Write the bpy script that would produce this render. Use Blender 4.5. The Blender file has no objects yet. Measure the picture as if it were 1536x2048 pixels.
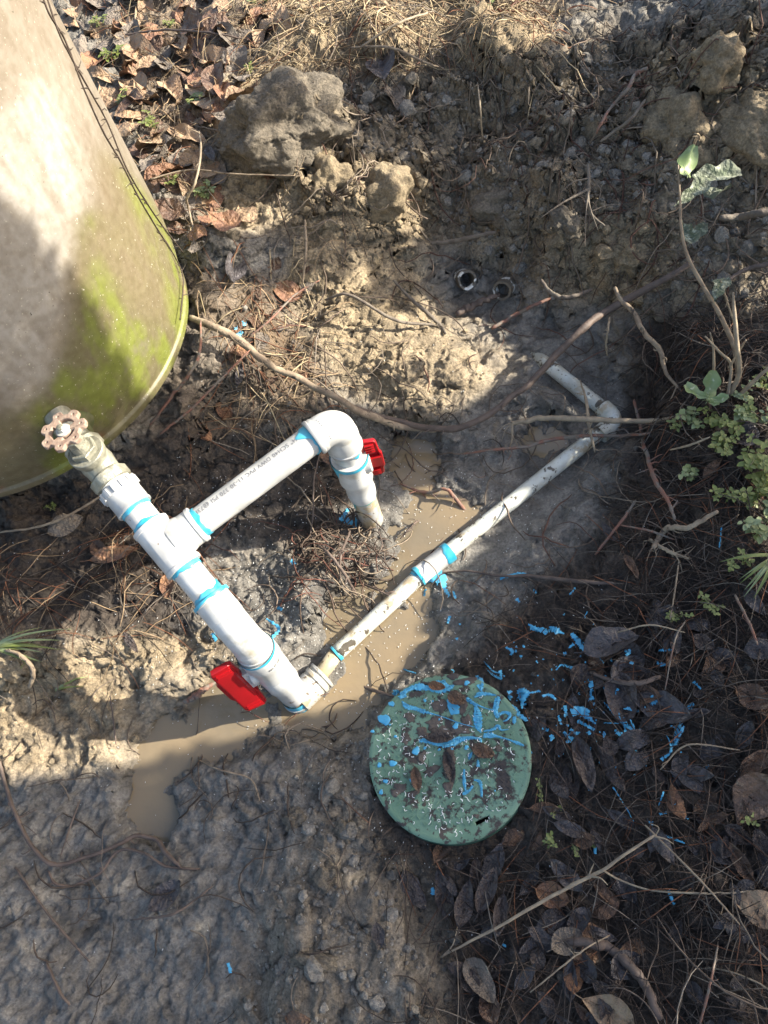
import bpy, bmesh, math, random
import numpy as np
from mathutils import Vector, Matrix
random.seed(7); RS = np.random.RandomState(11)
S = bpy.context.scene
# ------------------------------------------------------------------ camera
F = 1480.0; H = 1.11                       # focal length in photo pixels, camera height (m)
nad = np.array([252, -756, -1480.0]); nad /= np.linalg.norm(nad)
upc = -nad
Xc = np.array([1, 0, 0.0]) - upc*upc[0]; Xc /= np.linalg.norm(Xc)
Yc = np.cross(upc, Xc)
RM = np.array([Xc, Yc, upc])               # camera -> world rotation
CAM = np.array([0, 0, H])
def at(px, py, z):
    d = RM @ np.array([px-768, -(py-1024), -F]); return CAM + d*((z-H)/d[2])
def pr(P):
    c = (np.asarray(P, float)-CAM) @ RM
    w = np.maximum(-c[..., 2], .05)
    return 768+F*c[..., 0]/w, 1024-F*c[..., 1]/w
cd = bpy.data.cameras.new('camera'); cam = bpy.data.objects.new('camera', cd); S.collection.objects.link(cam)
cd.sensor_fit = 'VERTICAL'; cd.sensor_height = 36; cd.lens = 36*F/2048; cd.clip_start = .02; cd.clip_end = 500
cam.matrix_world = Matrix.Translation(Vector(CAM)) @ Matrix([list(r) for r in RM]).to_4x4()
S.camera = cam
# ------------------------------------------------------------------ sun and sky
SUN = np.array([1.86, .40, 1.0]); SUN /= np.linalg.norm(SUN)
EL = math.asin(SUN[2]); AZ = math.atan2(SUN[0], SUN[1])
w = bpy.data.worlds.new("World"); S.world = w; w.use_nodes = True
nt = w.node_tree; bg = nt.nodes['Background']
sky = nt.nodes.new('ShaderNodeTexSky'); sky.sky_type = 'NISHITA'; sky.sun_disc = False
sky.sun_elevation = EL; sky.sun_rotation = AZ; sky.air_density = 1.0; sky.dust_density = 2.5; sky.ozone_density = .6
nt.links.new(sky.outputs[0], bg.inputs[0]); bg.inputs[1].default_value = .115
sl = bpy.data.lights.new('sun', 'SUN'); sl.energy = 4.8; sl.angle = math.radians(.5); sl.color = (1, .93, .80)
so = bpy.data.objects.new('sun', sl); S.collection.objects.link(so)
so.rotation_euler = Vector(SUN).to_track_quat('Z', 'Y').to_euler()
S.view_settings.view_transform = 'Standard'; S.view_settings.look = 'None'
S.view_settings.gamma = 1; S.view_settings.exposure = 1.65
S.render.resolution_x = 768; S.render.resolution_y = 1024
# ------------------------------------------------------------------ helpers: materials
def mat(name, base, rough=.6, var=None, vscale=30, bump=0, bscale=200, spots=None, attr=None, spec=.5, thick=None, coat=0):
    m = bpy.data.materials.new(name); m.use_nodes = True
    t = m.node_tree; N = t.nodes; L = t.links; b = N['Principled BSDF']
    b.inputs['Roughness'].default_value = rough
    b.inputs['Specular IOR Level'].default_value = spec
    if coat: b.inputs['Coat Weight'].default_value = coat; b.inputs['Coat Roughness'].default_value = .15
    tc = N.new('ShaderNodeTexCoord')
    if attr:
        a = N.new('ShaderNodeAttribute'); a.attribute_name = attr; col = a.outputs['Color']
    else:
        r = N.new('ShaderNodeRGB'); r.outputs[0].default_value = (*base, 1); col = r.outputs[0]
    if var:
        n = N.new('ShaderNodeTexNoise'); n.inputs['Scale'].default_value = vscale; n.inputs['Detail'].default_value = 6
        L.new(tc.outputs['Object'], n.inputs['Vector'])
        cr = N.new('ShaderNodeValToRGB'); cr.color_ramp.elements[0].position = .38; cr.color_ramp.elements[1].position = .64
        L.new(n.outputs['Fac'], cr.inputs[0])
        mx = N.new('ShaderNodeMix'); mx.data_type = 'RGBA'
        L.new(cr.outputs['Color'], mx.inputs['Factor']); L.new(col, mx.inputs['A'])
        if attr:
            mm = N.new('ShaderNodeMix'); mm.data_type = 'RGBA'; mm.blend_type = 'MULTIPLY'; mm.inputs['Factor'].default_value = 1
            L.new(col, mm.inputs['A']); mm.inputs['B'].default_value = (*var, 1); L.new(mm.outputs['Result'], mx.inputs['B'])
        else: mx.inputs['B'].default_value = (*var, 1)
        col = mx.outputs['Result']
    if spots:                                # list of (colour, scale, threshold, softness)
        for i, (sc, ss, th, sf) in enumerate(spots):
            n = N.new('ShaderNodeTexNoise'); n.inputs['Scale'].default_value = ss; n.inputs['Detail'].default_value = 5
            n.inputs['Roughness'].default_value = .65
            mp = N.new('ShaderNodeMapping'); mp.inputs['Location'].default_value = (i*3.7, i*1.9, i*5.1)
            L.new(tc.outputs['Object'], mp.inputs[0]); L.new(mp.outputs[0], n.inputs['Vector'])
            mr = N.new('ShaderNodeMapRange'); mr.inputs['From Min'].default_value = th; mr.inputs['From Max'].default_value = th+sf
            L.new(n.outputs['Fac'], mr.inputs['Value'])
            mx = N.new('ShaderNodeMix'); mx.data_type = 'RGBA'
            L.new(mr.outputs[0], mx.inputs['Factor']); L.new(col, mx.inputs['A']); mx.inputs['B'].default_value = (*sc, 1)
            col = mx.outputs['Result']
    L.new(col, b.inputs['Base Color'])
    if bump:
        n = N.new('ShaderNodeTexNoise'); n.inputs['Scale'].default_value = bscale; n.inputs['Detail'].default_value = 6
        L.new(tc.outputs['Object'], n.inputs['Vector'])
        bm = N.new('ShaderNodeBump'); bm.inputs['Distance'].default_value = bump; bm.inputs['Strength'].default_value = 1
        L.new(n.outputs['Fac'], bm.inputs['Height']); L.new(bm.outputs[0], b.inputs['Normal'])
    return m
# ------------------------------------------------------------------ helpers: meshes
class MB:
    def __init__(s): s.v = []; s.f = []; s.m = []; s.n = 0; s.c = []
    def add(s, v, f, mi=0, M=None, col=None):
        v = np.asarray(v, float)
        if M is not None: v = v @ np.array(M.to_3x3()).T + np.array(M.translation)
        s.v.append(v); s.f += [tuple(i+s.n for i in q) for q in f]; s.m += [mi]*len(f); s.n += len(v)
        if col is not None: s.c.append(np.tile(np.array([*col, 1.0]), (len(v), 1)))
        return s
    def build(s, name, mats, parent=None, smooth=True, auto=None):
        me = bpy.data.meshes.new(name); me.from_pydata(np.concatenate(s.v).tolist(), [], s.f)
        if not isinstance(mats, (list, tuple)): mats = [mats]
        for m in mats: me.materials.append(m)
        if len(mats) > 1: me.polygons.foreach_set('material_index', s.m)
        if s.c:
            a = me.color_attributes.new('Col', 'FLOAT_COLOR', 'POINT'); a.data.foreach_set('color', np.concatenate(s.c).ravel())
        if smooth: me.polygons.foreach_set('use_smooth', [True]*len(me.polygons))
        if smooth and auto: me.set_sharp_from_angle(angle=math.radians(auto))
        me.update()
        o = bpy.data.objects.new(name, me); S.collection.objects.link(o)
        if parent: put(o, parent)
        return o
def put(o, parent):
    o.parent = parent; o.matrix_parent_inverse = parent.matrix_world.inverted() if False else Matrix.Translation(-Vector(parent['_w']) if '_w' in parent else Vector((0, 0, 0)))
def tag(o, label=None, cat=None, group=None, kind=None):
    if label: o['label'] = label
    if cat: o['category'] = cat
    if group: o['group'] = group
    if kind: o['kind'] = kind
    return o
def empty(name, label, cat, group=None, loc=(0, 0, 0)):
    o = bpy.data.objects.new(name, None); S.collection.objects.link(o); o.empty_display_size = .05
    o.location = loc; o['_w'] = [float(a) for a in loc]
    return tag(o, label, cat, group)
def frame(o, z, x=None):
    z = Vector(z).normalized(); x = Vector(x) if x is not None else (Vector((1, 0, 0)) if abs(z.x) < .9 else Vector((0, 1, 0)))
    x = (x - z*x.dot(z)).normalized(); y = z.cross(x)
    return Matrix.Translation(Vector(o)) @ Matrix((x, y, z)).transposed().to_4x4()
def rev(prof, n=40, cap=True, rfun=None):
    v = []; f = []
    for i, (r, z) in enumerate(prof):
        for k in range(n):
            a = 2*math.pi*k/n; rr = r if rfun is None else rfun(r, z, a)
            v.append((rr*math.cos(a), rr*math.sin(a), z))
    for i in range(len(prof)-1):
        for k in range(n):
            f.append((i*n+k, i*n+(k+1) % n, (i+1)*n+(k+1) % n, (i+1)*n+k))
    if cap: f.append(tuple(range(n-1, -1, -1))); f.append(tuple((len(prof)-1)*n+k for k in range(n)))
    return v, f
def tube(pts, rad, n=8, cap=True, rough=0):
    P = np.asarray(pts, float); m = len(P)
    if np.isscalar(rad): rad = [rad]*m
    T = np.gradient(P, axis=0); T /= np.linalg.norm(T, axis=1)[:, None]+1e-12
    a = np.array([0, 0, 1.0]) if abs(T[0][2]) < .9 else np.array([1.0, 0, 0])
    u = np.cross(T[0], a); u /= np.linalg.norm(u); v = []; f = []
    for i in range(m):
        u = u - T[i]*(u@T[i]); u /= np.linalg.norm(u); w_ = np.cross(T[i], u)
        for k in range(n):
            an = 2*math.pi*k/n; rr = rad[i]*(1+(random.uniform(-rough, rough) if rough else 0))
            v.append(P[i]+rr*(math.cos(an)*u+math.sin(an)*w_))
    for i in range(m-1):
        for k in range(n): f.append((i*n+k, i*n+(k+1) % n, (i+1)*n+(k+1) % n, (i+1)*n+k))
    if cap: f.append(tuple(range(n-1, -1, -1))); f.append(tuple((m-1)*n+k for k in range(n)))
    return v, f
def spline(pts, k=6):
    P = np.asarray(pts, float)
    if len(P) < 3: 
        t = np.linspace(0, 1, k+1)[:, None]; return P[0]*(1-t)+P[-1]*t
    Q = np.vstack([2*P[0]-P[1], P, 2*P[-1]-P[-2]]); out = []
    for i in range(1, len(Q)-2):
        for t in np.linspace(0, 1, k, endpoint=False):
            a, b, c, d = Q[i-1], Q[i], Q[i+1], Q[i+2]
            out.append(.5*((2*b)+(-a+c)*t+(2*a-5*b+4*c-d)*t*t+(-a+3*b-3*c+d)*t**3))
    out.append(P[-1]); return np.array(out)
def curve_mesh(loops, extrude, bevel=0, res=2):
    cu = bpy.data.curves.new('tmp', 'CURVE'); cu.dimensions = '2D'; cu.fill_mode = 'BOTH'; cu.extrude = extrude; cu.bevel_depth = bevel; cu.bevel_resolution = res
    for lp in loops:
        s = cu.splines.new('POLY'); s.points.add(len(lp)-1); s.use_cyclic_u = True
        for i, (x, y) in enumerate(lp): s.points[i].co = (x, y, 0, 1)
    o = bpy.data.objects.new('tmp', cu); me = bpy.data.meshes.new_from_object(o)
    v = np.empty(len(me.vertices)*3); me.vertices.foreach_get('co', v); v = v.reshape(-1, 3)
    f = [tuple(p.vertices) for p in me.polygons]
    bpy.data.objects.remove(o); bpy.data.curves.remove(cu); bpy.data.meshes.remove(me)
    return v, f
def text_mesh(s, size):
    cu = bpy.data.curves.new('tmp', 'FONT'); cu.body = s; cu.size = size; cu.align_x = 'CENTER'; cu.align_y = 'CENTER'; cu.space_character = 1.12; cu.offset = size*.012
    o = bpy.data.objects.new('tmp', cu); me = bpy.data.meshes.new_from_object(o)
    bm = bmesh.new(); bm.from_mesh(me); bmesh.ops.triangulate(bm, faces=bm.faces)
    bmesh.ops.subdivide_edges(bm, edges=[e for e in bm.edges if e.calc_length() > size*.25], cuts=2)
    bmesh.ops.triangulate(bm, faces=bm.faces)
    v = np.array([tuple(q.co) for q in bm.verts]); f = [tuple(q.index for q in p.verts) for p in bm.faces]; bm.free()
    bpy.data.objects.remove(o); bpy.data.curves.remove(cu); bpy.data.meshes.remove(me)
    return v, f
# ------------------------------------------------------------------ noise (numpy)
def _tab(seed):
    r = np.random.RandomState(seed); p = r.permutation(256); g = r.uniform(0, 2*np.pi, 256); return p, np.cos(g), np.sin(g)
def perlin(x, y, seed=0):
    p, gx, gy = _tab(seed); xi = np.floor(x).astype(int); yi = np.floor(y).astype(int); xf = x-xi; yf = y-yi
    u = xf*xf*xf*(xf*(xf*6-15)+10); v_ = yf*yf*yf*(yf*(yf*6-15)+10)
    def g(i, j, dx, dy):
        h = p[(p[i & 255]+j) & 255]; return gx[h]*dx+gy[h]*dy
    a = g(xi, yi, xf, yf); b = g(xi+1, yi, xf-1, yf); c = g(xi, yi+1, xf, yf-1); d = g(xi+1, yi+1, xf-1, yf-1)
    return (a+(b-a)*u)*(1-v_)+(c+(d-c)*u)*v_
def fbm(x, y, s, o=4, seed=0, k=.5):
    r = 0; a = 1
    for i in range(o): r = r+a*perlin(x*s+i*7.3, y*s-i*3.1, seed+i); a *= k; s *= 2.03
    return r
def worley(x, y, s, seed=0):
    r = np.random.RandomState(seed); jx = r.rand(256, 256); jy = r.rand(256, 256); jr = r.rand(256, 256)
    X = x*s; Y = y*s; xi = np.floor(X).astype(int); yi = np.floor(Y).astype(int); best = np.zeros_like(X)
    for dx in (-1, 0, 1):
        for dy in (-1, 0, 1):
            a = xi+dx; b = yi+dy; A = a & 255; B = b & 255
            d2 = (X-a-jx[A, B])**2+(Y-b-jy[A, B])**2; rr = .35+.6*jr[A, B]
            best = np.maximum(best, rr*np.sqrt(np.clip(1-d2/rr**2, 0, 1)))
    return best
def cells(x, y, s, seed=0):
    r = np.random.RandomState(seed); jx = r.rand(256, 256); jy = r.rand(256, 256); jh = r.rand(256, 256); jt = r.uniform(-1, 1, (2, 256, 256))
    X = x*s; Y = y*s; xi = np.floor(X).astype(int); yi = np.floor(Y).astype(int); f1 = np.full(X.shape, 9.0); f2 = f1.copy(); hv = np.zeros_like(X)
    for dx in (-1, 0, 1):
        for dy in (-1, 0, 1):
            a = xi+dx; b = yi+dy; A = a & 255; B = b & 255; ex = X-a-jx[A, B]; ey = Y-b-jy[A, B]; d = np.sqrt(ex*ex+ey*ey); h = jh[A, B]+.5*(jt[0][A, B]*ex+jt[1][A, B]*ey)
            nearer = d < f1; f2 = np.where(nearer, f1, np.minimum(f2, d)); hv = np.where(nearer, h, hv); f1 = np.minimum(f1, d)
    return hv*np.clip((f2-f1)*5, 0, 1)
# ------------------------------------------------------------------ masks given as outlines over the photo, carried on to the ground
MW, MH, MS, MO = 300, 340, 8, 400            # cells, cell size (px), margin (px)
def poly_mask(polys, blur=1):
    yy, xx = np.mgrid[0:MH, 0:MW]; xx = xx*MS-MO; yy = yy*MS-MO; out = np.zeros((MH, MW))
    for q in polys:
        ins = np.zeros((MH, MW), bool); n = len(q)
        for i in range(n):
            x1, y1 = q[i]; x2, y2 = q[(i+1) % n]
            if y1 == y2: continue
            c = ((yy >= min(y1, y2)) & (yy < max(y1, y2)) & (xx < (x2-x1)*(yy-y1)/(y2-y1)+x1)); ins ^= c
        out = np.maximum(out, ins)
    for _ in range(blur*2):
        out = (out+np.roll(out, 1, 0)+np.roll(out, -1, 0))/3; out = (out+np.roll(out, 1, 1)+np.roll(out, -1, 1))/3
    return out
def samp(m, px, py):
    x = np.clip((px+MO)/MS, 0, MW-1.001); y = np.clip((py+MO)/MS, 0, MH-1.001); xi = x.astype(int); yi = y.astype(int); a = x-xi; b = y-yi
    return (m[yi, xi]*(1-a)+m[yi, xi+1]*a)*(1-b)+(m[yi+1, xi]*(1-a)+m[yi+1, xi+1]*a)*b
PUDDLE = [[(300,1420),(360,1385),(420,1350),(470,1340),(560,1375),(640,1390),(700,1340),(660,1300),(640,1260),(650,1200),(700,1150),(740,1130),(760,1160),(790,1110),(780,1050),(800,1010),(860,985),(930,990),(960,1020),(925,1060),(880,1110),(840,1150),(860,1180),(870,1240),(840,1300),(800,1340),(760,1400),(730,1450),(640,1470),(560,1480),(460,1500),(380,1530),(340,1560),(345,1640),(330,1690),(270,1660),(235,1620),(245,1560),(270,1500),(310,1460)],
          [(770,900),(800,860),(850,850),(880,880),(890,930),(870,1000),(820,1000),(800,950)], [(1050,850),(1100,820),(1150,860),(1110,900),(1060,910)]]
M_pud = poly_mask(PUDDLE, 2)
M_wet = poly_mask([[(-400,1560),(300,1540),(450,1600),(540,1700),(480,1900),(430,2448),(-400,2448)], [(830,480),(930,500),(1100,620),(1250,640),(1260,760),(1230,900),(1130,1100),(1000,1180),(900,1320),(740,1450),(560,1540),(380,1650),(420,1800),(380,1760),(220,1700),(200,1560),(280,1380),(480,1280),(640,1140),(760,880),(980,780),(950,700),(860,620)], [(0,1600),(240,1580),(380,1800),(480,2048),(0,2448)]], 3)
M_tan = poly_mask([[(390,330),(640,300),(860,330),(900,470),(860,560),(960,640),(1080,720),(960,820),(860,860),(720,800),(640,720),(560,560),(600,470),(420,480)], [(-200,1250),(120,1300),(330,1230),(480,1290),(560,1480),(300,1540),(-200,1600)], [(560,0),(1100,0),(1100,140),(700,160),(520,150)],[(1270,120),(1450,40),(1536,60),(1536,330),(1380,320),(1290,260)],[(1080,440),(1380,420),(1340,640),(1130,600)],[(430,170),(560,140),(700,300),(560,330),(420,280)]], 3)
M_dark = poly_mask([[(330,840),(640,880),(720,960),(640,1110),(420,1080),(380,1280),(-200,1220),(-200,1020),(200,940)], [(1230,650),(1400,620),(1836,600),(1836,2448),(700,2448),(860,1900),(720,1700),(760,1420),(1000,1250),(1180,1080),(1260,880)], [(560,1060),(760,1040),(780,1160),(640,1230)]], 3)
M_crumb = poly_mask([[(560,160),(800,180),(1000,120),(1500,20),(1836,100),(1836,640),(1380,640),(1100,600),(860,480),(600,330)], [(560,1480),(720,1440),(740,1660),(880,1760),(900,1900),(860,2448),(430,2448),(480,1900),(540,1800),(620,1640)], [(600,300),(850,330),(840,470),(600,440)]], 3)
M_litter = poly_mask([[(340,560),(640,560),(660,840),(330,900)], [(-200,1000),(320,950),(400,1150),(230,1290),(-200,1330)], [(1000,1240),(1230,1100),(1260,700),(1836,650),(1836,2448),(860,2448),(900,1780),(740,1700),(700,1600),(780,1640),(900,1700),(1060,1640),(1080,1500),(1040,1380),(960,1330)], [(100,-300),(1150,-300),(1130,140),(700,170),(430,300),(380,560),(340,440)], [(560,1050),(750,1050),(780,1180),(640,1200)]], 3)
# lit ground, seen in the photo: everywhere else the added unseen shrubs shade it
LIT = [[(880,250),(960,240),(990,300),(900,330)], [(1060,420),(1130,400),(1150,440),(1090,460)], [(-400,-400),(1180,-400),(1130,60),(1060,110),(980,140),(900,150),(760,125),(600,160),(520,160),(460,200),(430,290),(400,310),(350,330),(330,380),(440,370),(520,330),(600,300),(650,300),(850,345),(860,420),(820,480),(720,430),(600,425),(560,460),(480,480),(380,470),(375,520),(390,600),(480,565),(560,600),(650,600),(850,640),(960,640),(1070,720),(1000,770),(900,830),(760,830),(640,800),(560,830),(520,845),(450,805),(380,780),(330,790),(280,780),(250,740),(190,640),(120,540),(60,450),(-20,390),(-400,390)],
       [(-400,1150),(-20,1170),(40,1240),(140,1250),(330,1130),(420,1060),(600,1040),(760,1030),(780,1000),(900,960),(1010,1010),(960,1100),(900,1180),(850,1250),(860,1300),(900,1340),(850,1370),(760,1390),(690,1415),(610,1445),(300,1525),(100,1557),(0,1575),(-400,1600)],
       [(1936,730),(1400,730),(1350,790),(1380,900),(1430,980),(1440,1090),(1536,1150),(1936,1200)],
       [(1280,150),(1420,40),(1520,50),(1560,140),(1500,180),(1480,300),(1380,320),(1300,270)], [(990,240),(1060,235),(1160,290),(1060,300),(990,280)],
       [(1220,470),(1290,470),(1300,520),(1230,530)],[(1340,290),(1370,290),(1375,350),(1350,350)],[(1030,835),(1230,800),(1250,850),(1230,880),(1100,960),(1060,950),(1150,870),(1030,850)]]
M_lit = poly_mask(LIT, 0)
# ------------------------------------------------------------------ terrain height
ctl = [(0,1030,.10),(100,1020,.11),(250,940,.13),(330,860,.15),(360,800,.18),(400,700,.20),(410,600,.225),(430,480,.25),(360,350,.25),(250,150,.25),(120,-50,.25),
 (500,700,.17),(500,580,.20),(600,720,.12),(620,640,.13),(720,700,.10),(800,740,.08),(900,740,.05),(980,700,.02),(1040,740,-.005),(760,800,.05),(880,800,.03),(640,790,.10),
 (560,830,.10),(450,860,.10),(450,950,.08),(560,950,.05),(640,900,.05),(330,1000,.09),(250,1100,.08),(150,1150,.09),(0,1150,.11),(0,1300,.10),(100,1300,.075),(200,1250,.06),(350,1150,.05),(450,1060,.045),
 (550,1060,.03),(450,1200,.02),(350,1300,.018),(250,1380,.01),(120,1420,.02),(0,1450,.03),(150,1520,.01),(0,1580,.03),(520,1180,.015),(570,1250,.01),(650,1100,.035),(700,1080,.03),(720,1040,.01),(620,1200,.03),(740,1000,0),
 (600,1440,.004),(520,1450,-.004),(420,1440,-.012),(320,1500,-.012),(290,1610,-.014),(380,1600,.0),(450,1560,.004),(560,1520,.008),(640,1550,.02),(700,1480,.01),(720,1600,.03),(440,1700,.0),(520,1660,.01),
 (200,1600,.012),(100,1700,.02),(0,1800,.02),(200,1800,.015),(330,1760,.005),(400,1850,.01),(300,1950,.01),(100,2000,.02),(480,1950,.02),(600,1750,.04),(640,1900,.06),(750,1850,.05),(780,1980,.07),(600,2040,.07),(400,2048,.02),
 (740,1380,-.004),(900,1520,.035),(760,1550,.03),(1060,1520,.035),(900,1340,.02),(900,1700,.02),(780,1700,.02),(1000,1720,.02),(860,1780,.015),(950,1850,.03),
 (700,1300,-.015),(780,1200,-.015),(760,1080,-.012),(900,1000,-.012),(850,920,-.012),(800,880,-.005),(950,940,-.005),(1000,850,-.012),(950,860,.005),(1060,960,-.012),(1000,1080,-.015),(900,1150,-.010),(900,1230,.0),
 (1100,1000,0),(1150,1100,.01),(1050,1180,.005),(1000,1280,.02),(1100,1250,.025),(1200,1200,.04),(1200,1000,.01),(1280,900,.03),(1250,800,.0),(1180,720,-.008),(1100,660,-.004),(1200,640,.01),
 (1300,780,.04),(1350,850,.07),(1450,800,.11),(1500,900,.12),(1430,1000,.10),(1350,1000,.06),(1500,1100,.11),(1400,1150,.07),(1300,1100,.05),(1400,1300,.07),(1250,1350,.05),(1130,1400,.04),(1500,1400,.08),
 (1400,1600,.06),(1200,1600,.04),(1250,1800,.04),(1450,1800,.07),(1100,1950,.05),(1300,2000,.06),(1500,2020,.08),
 (1300,680,.06),(1400,650,.10),(1500,680,.14),(1250,560,.12),(1330,520,.16),(1180,580,.05),(1120,560,.06),(1060,540,.05),(1000,560,.02),(940,560,.02),(930,620,.015),(1020,630,.005),(880,620,.03),(860,540,.02),(870,480,.05),(830,560,.07),
 (780,560,.10),(720,520,.15),(650,500,.18),(640,420,.22),(700,370,.24),(780,370,.22),(830,420,.17),(860,380,.15),(900,430,.10),(560,470,.20),(600,330,.25),(560,380,.21),(520,300,.27),(480,240,.28),(560,190,.33),(620,230,.30),(680,290,.25),(430,240,.26),
 (760,280,.21),(850,300,.20),(940,380,.14),(960,480,.09),(1000,300,.20),(1010,430,.13),(1100,320,.22),(1120,440,.17),(1200,380,.23),(1220,480,.19),(1300,400,.25),(1400,400,.26),(1500,450,.25),(1450,540,.21),(1380,280,.33),(1300,230,.32),(1420,130,.42),(1500,250,.34),(1460,200,.37),(1536,130,.42),(1330,330,.25),(1250,300,.25),(1200,200,.27),
 (600,60,.27),(750,60,.28),(750,150,.24),(850,200,.21),(950,180,.22),(1000,60,.28),(1100,100,.27),(1120,200,.24),(1200,80,.30),(1300,60,.34),(1500,0,.42),(450,60,.26),(350,0,.25),(900,-100,.28),(1400,-150,.36),(300,250,.25),
 (0,2200,.02),(700,2300,.06),(1500,2300,.08),(-300,1400,.05),(-300,1800,.04),(1800,800,.16),(1800,1500,.12),(1800,300,.34),(1800,2200,.1),(-150,1150,.10)]
ctl = [(a, b, c*(.70 if a > 1180 and b < 600 else 1)) for a, b, c in ctl]
CX = np.array([at(*c)[:2] for c in ctl]); CZ = np.array([c[2] for c in ctl])
TC = np.array([-.759, .818]); TR = .3077; TZ = .235      # tank: centre, foot radius, foot height
extra = [(TC[0]+r*math.cos(a), TC[1]+r*math.sin(a), .225) for r in (0, .12, .22) for a in np.linspace(0, 6.28, 9)[:-1]]
CX = np.vstack([CX, np.array(extra)[:, :2]]); CZ = np.append(CZ, [e[2] for e in extra])
def base_h(x, y):
    num = np.zeros_like(x); den = np.zeros_like(x)
    for (a, b), z in zip(CX, CZ):
        wq = 1/(((x-a)**2+(y-b)**2)+.018**2)**1.7; num += wq*z; den += wq
    return num/den
GX = np.unique(np.concatenate([np.arange(-1.5, -1.1, .008), np.arange(-1.1, .62, .0031), np.arange(.62, 1.3, .01)]))
GY = np.unique(np.concatenate([np.arange(-.6, -.22, .01), np.arange(-.22, 1.35, .0031), np.arange(1.35, 2.1, .005), np.arange(2.1, 3.2, .01)]))
gx, gy = np.meshgrid(GX, GY)
bx = np.linspace(-1.55, 1.35, 190); by = np.linspace(-.65, 3.25, 250); Bx, By = np.meshgrid(bx, by); Bh = base_h(Bx, By)
def bil(A, xs, ys, x, y):
    i = np.clip(np.searchsorted(xs, x)-1, 0, len(xs)-2); j = np.clip(np.searchsorted(ys, y)-1, 0, len(ys)-2)
    a = np.clip((x-xs[i])/(xs[i+1]-xs[i]), 0, 1); b = np.clip((y-ys[j])/(ys[j+1]-ys[j]), 0, 1)
    return (A[j, i]*(1-a)+A[j, i+1]*a)*(1-b)+(A[j+1, i]*(1-a)+A[j+1, i+1]*a)*b
z0 = bil(Bh, bx, by, gx, gy)
ppx, ppy = pr(np.stack([gx, gy, z0], -1))
sm = lambda m: samp(m, ppx, ppy)
pud, wet, tan_, dark, crumb, litt = map(sm, (M_pud, M_wet, M_tan, M_dark, M_crumb, M_litter))
ux = gx+.022*fbm(gx, gy, 10, 4, 40, .6)+z0*.5; uy = gy+.022*fbm(gx, gy, 10, 4, 50, .6)+z0*1.5
pt1, pt2, pt3 = [np.clip(.5+1.6*fbm(gx, gy, s_, 3, q), 0, 1.3) for s_, q in ((8, 201), (14, 202), (22, 203))]
lump = worley(ux, uy, 13, 1)*.020*pt1+worley(ux, uy, 27, 2)*.012*pt2+worley(ux, uy, 60, 3)*.0060*pt3+worley(ux, uy, 120, 4)*.0032+fbm(ux, uy, 40, 4, 210, .7)*.009
soft = fbm(gx, gy, 6, 5, 5, .55)*.022
rid = (1-np.abs(fbm(ux, uy, 14, 4, 9, .6))*1.6)
fine = fbm(ux, uy, 60, 4, 20, .68)*.0065
smear = fbm(gx*1.0+gy*.35, gy*2.6-gx*.6, 16, 4, 60, .6)
high = np.clip((z0-.12)/.12, 0, 1)
zz = z0+soft*(.35+.9*high)*(1-.75*pud)
zz += crumb*(lump*.75-.012+(cells(ux, uy, 12, 71)*.022+cells(ux, uy, 26, 72)*.012+cells(ux, uy, 55, 73)*.006-.014)*(.5+.8*high))*(.85+.7*high)
pits = -np.clip(worley(ux, uy, 16, 31)-.55, 0, 1)*.035*pt2
zz += (1-crumb)*(1-.8*pud)*((worley(ux, uy, 34, 7)*.006*pt2+worley(ux, uy, 80, 8)*.0035*pt3)*(1-.9*wet)+rid*.004*(1-.7*wet)+(smear*.0065+.0045*fbm(gx*.6+gy*.8, (gy-gx)*2.6, 20, 6, 130, .6)+soft*.4)*wet+cells(ux+.4*uy, uy, 24, 75)*.006*pt1*(1-.85*wet)+fine*(1.2-.4*wet)+pits*.4*(1-.5*wet)*(z0 > .004))
zz += tan_*(1-crumb)*(1-pud)*(worley(ux, uy, 20, 12)-.3)*.008
WATER = -.012
# boot prints / gouges and mud flow keep out of the pools: shore line from the pool outlines
shore = pud-.57+.75*fbm(gx, gy, 13, 6, 33, .62)+.22*fbm(gx, gy, 48, 3, 34)
wlow = np.clip(sm(poly_mask(PUDDLE, 4))*3.2-.15, 0, 1); wlow = wlow*wlow*(3-2*wlow)
zz = zz*(1-wlow)+wlow*(WATER-shore*.026+.0035*fbm(gx, gy, 30, 4, 77, .6)+.004*smear*(shore < .1))
floor_ = WATER+.0015+.010*np.clip(-shore*2, 0, 1)
zz = np.where((wlow < .02) & (zz < floor_), floor_+.002*fbm(gx, gy, 50, 3, 88), zz)
# the trench is dug clear of the thin line
def carve(P, Q, rad, dz):
    global zz
    P = np.array(P); Q = np.array(Q); d = Q-P; t = np.clip(((gx-P[0])*d[0]+(gy-P[1])*d[1])/(d[0]**2+d[1]**2), 0, 1); dist = np.hypot(gx-P[0]-t*d[0], gy-P[1]-t*d[1]); k = np.clip((dist-rad)/.055, 0, 1); k = k*k*(3-2*k)
    top = np.maximum(P[2]+t*d[2]+dz, WATER+.0025)+.004*fbm(gx, gy, 35, 3, 66); zz = np.where(zz > top, top+(zz-top)*k, zz)
for q in (((600,1402,-.0),(672,1308,.0)),((672,1308,.0),(868,1128,-.002)),((868,1128,-.002),(1240,832,.002)),((1240,832,.002),(1120,748,.002))): carve(at(*q[0]), at(*q[1]), .020, -.010)
carve(at(745,1043,0), at(746,1050,0), .03, -.002)
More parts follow.
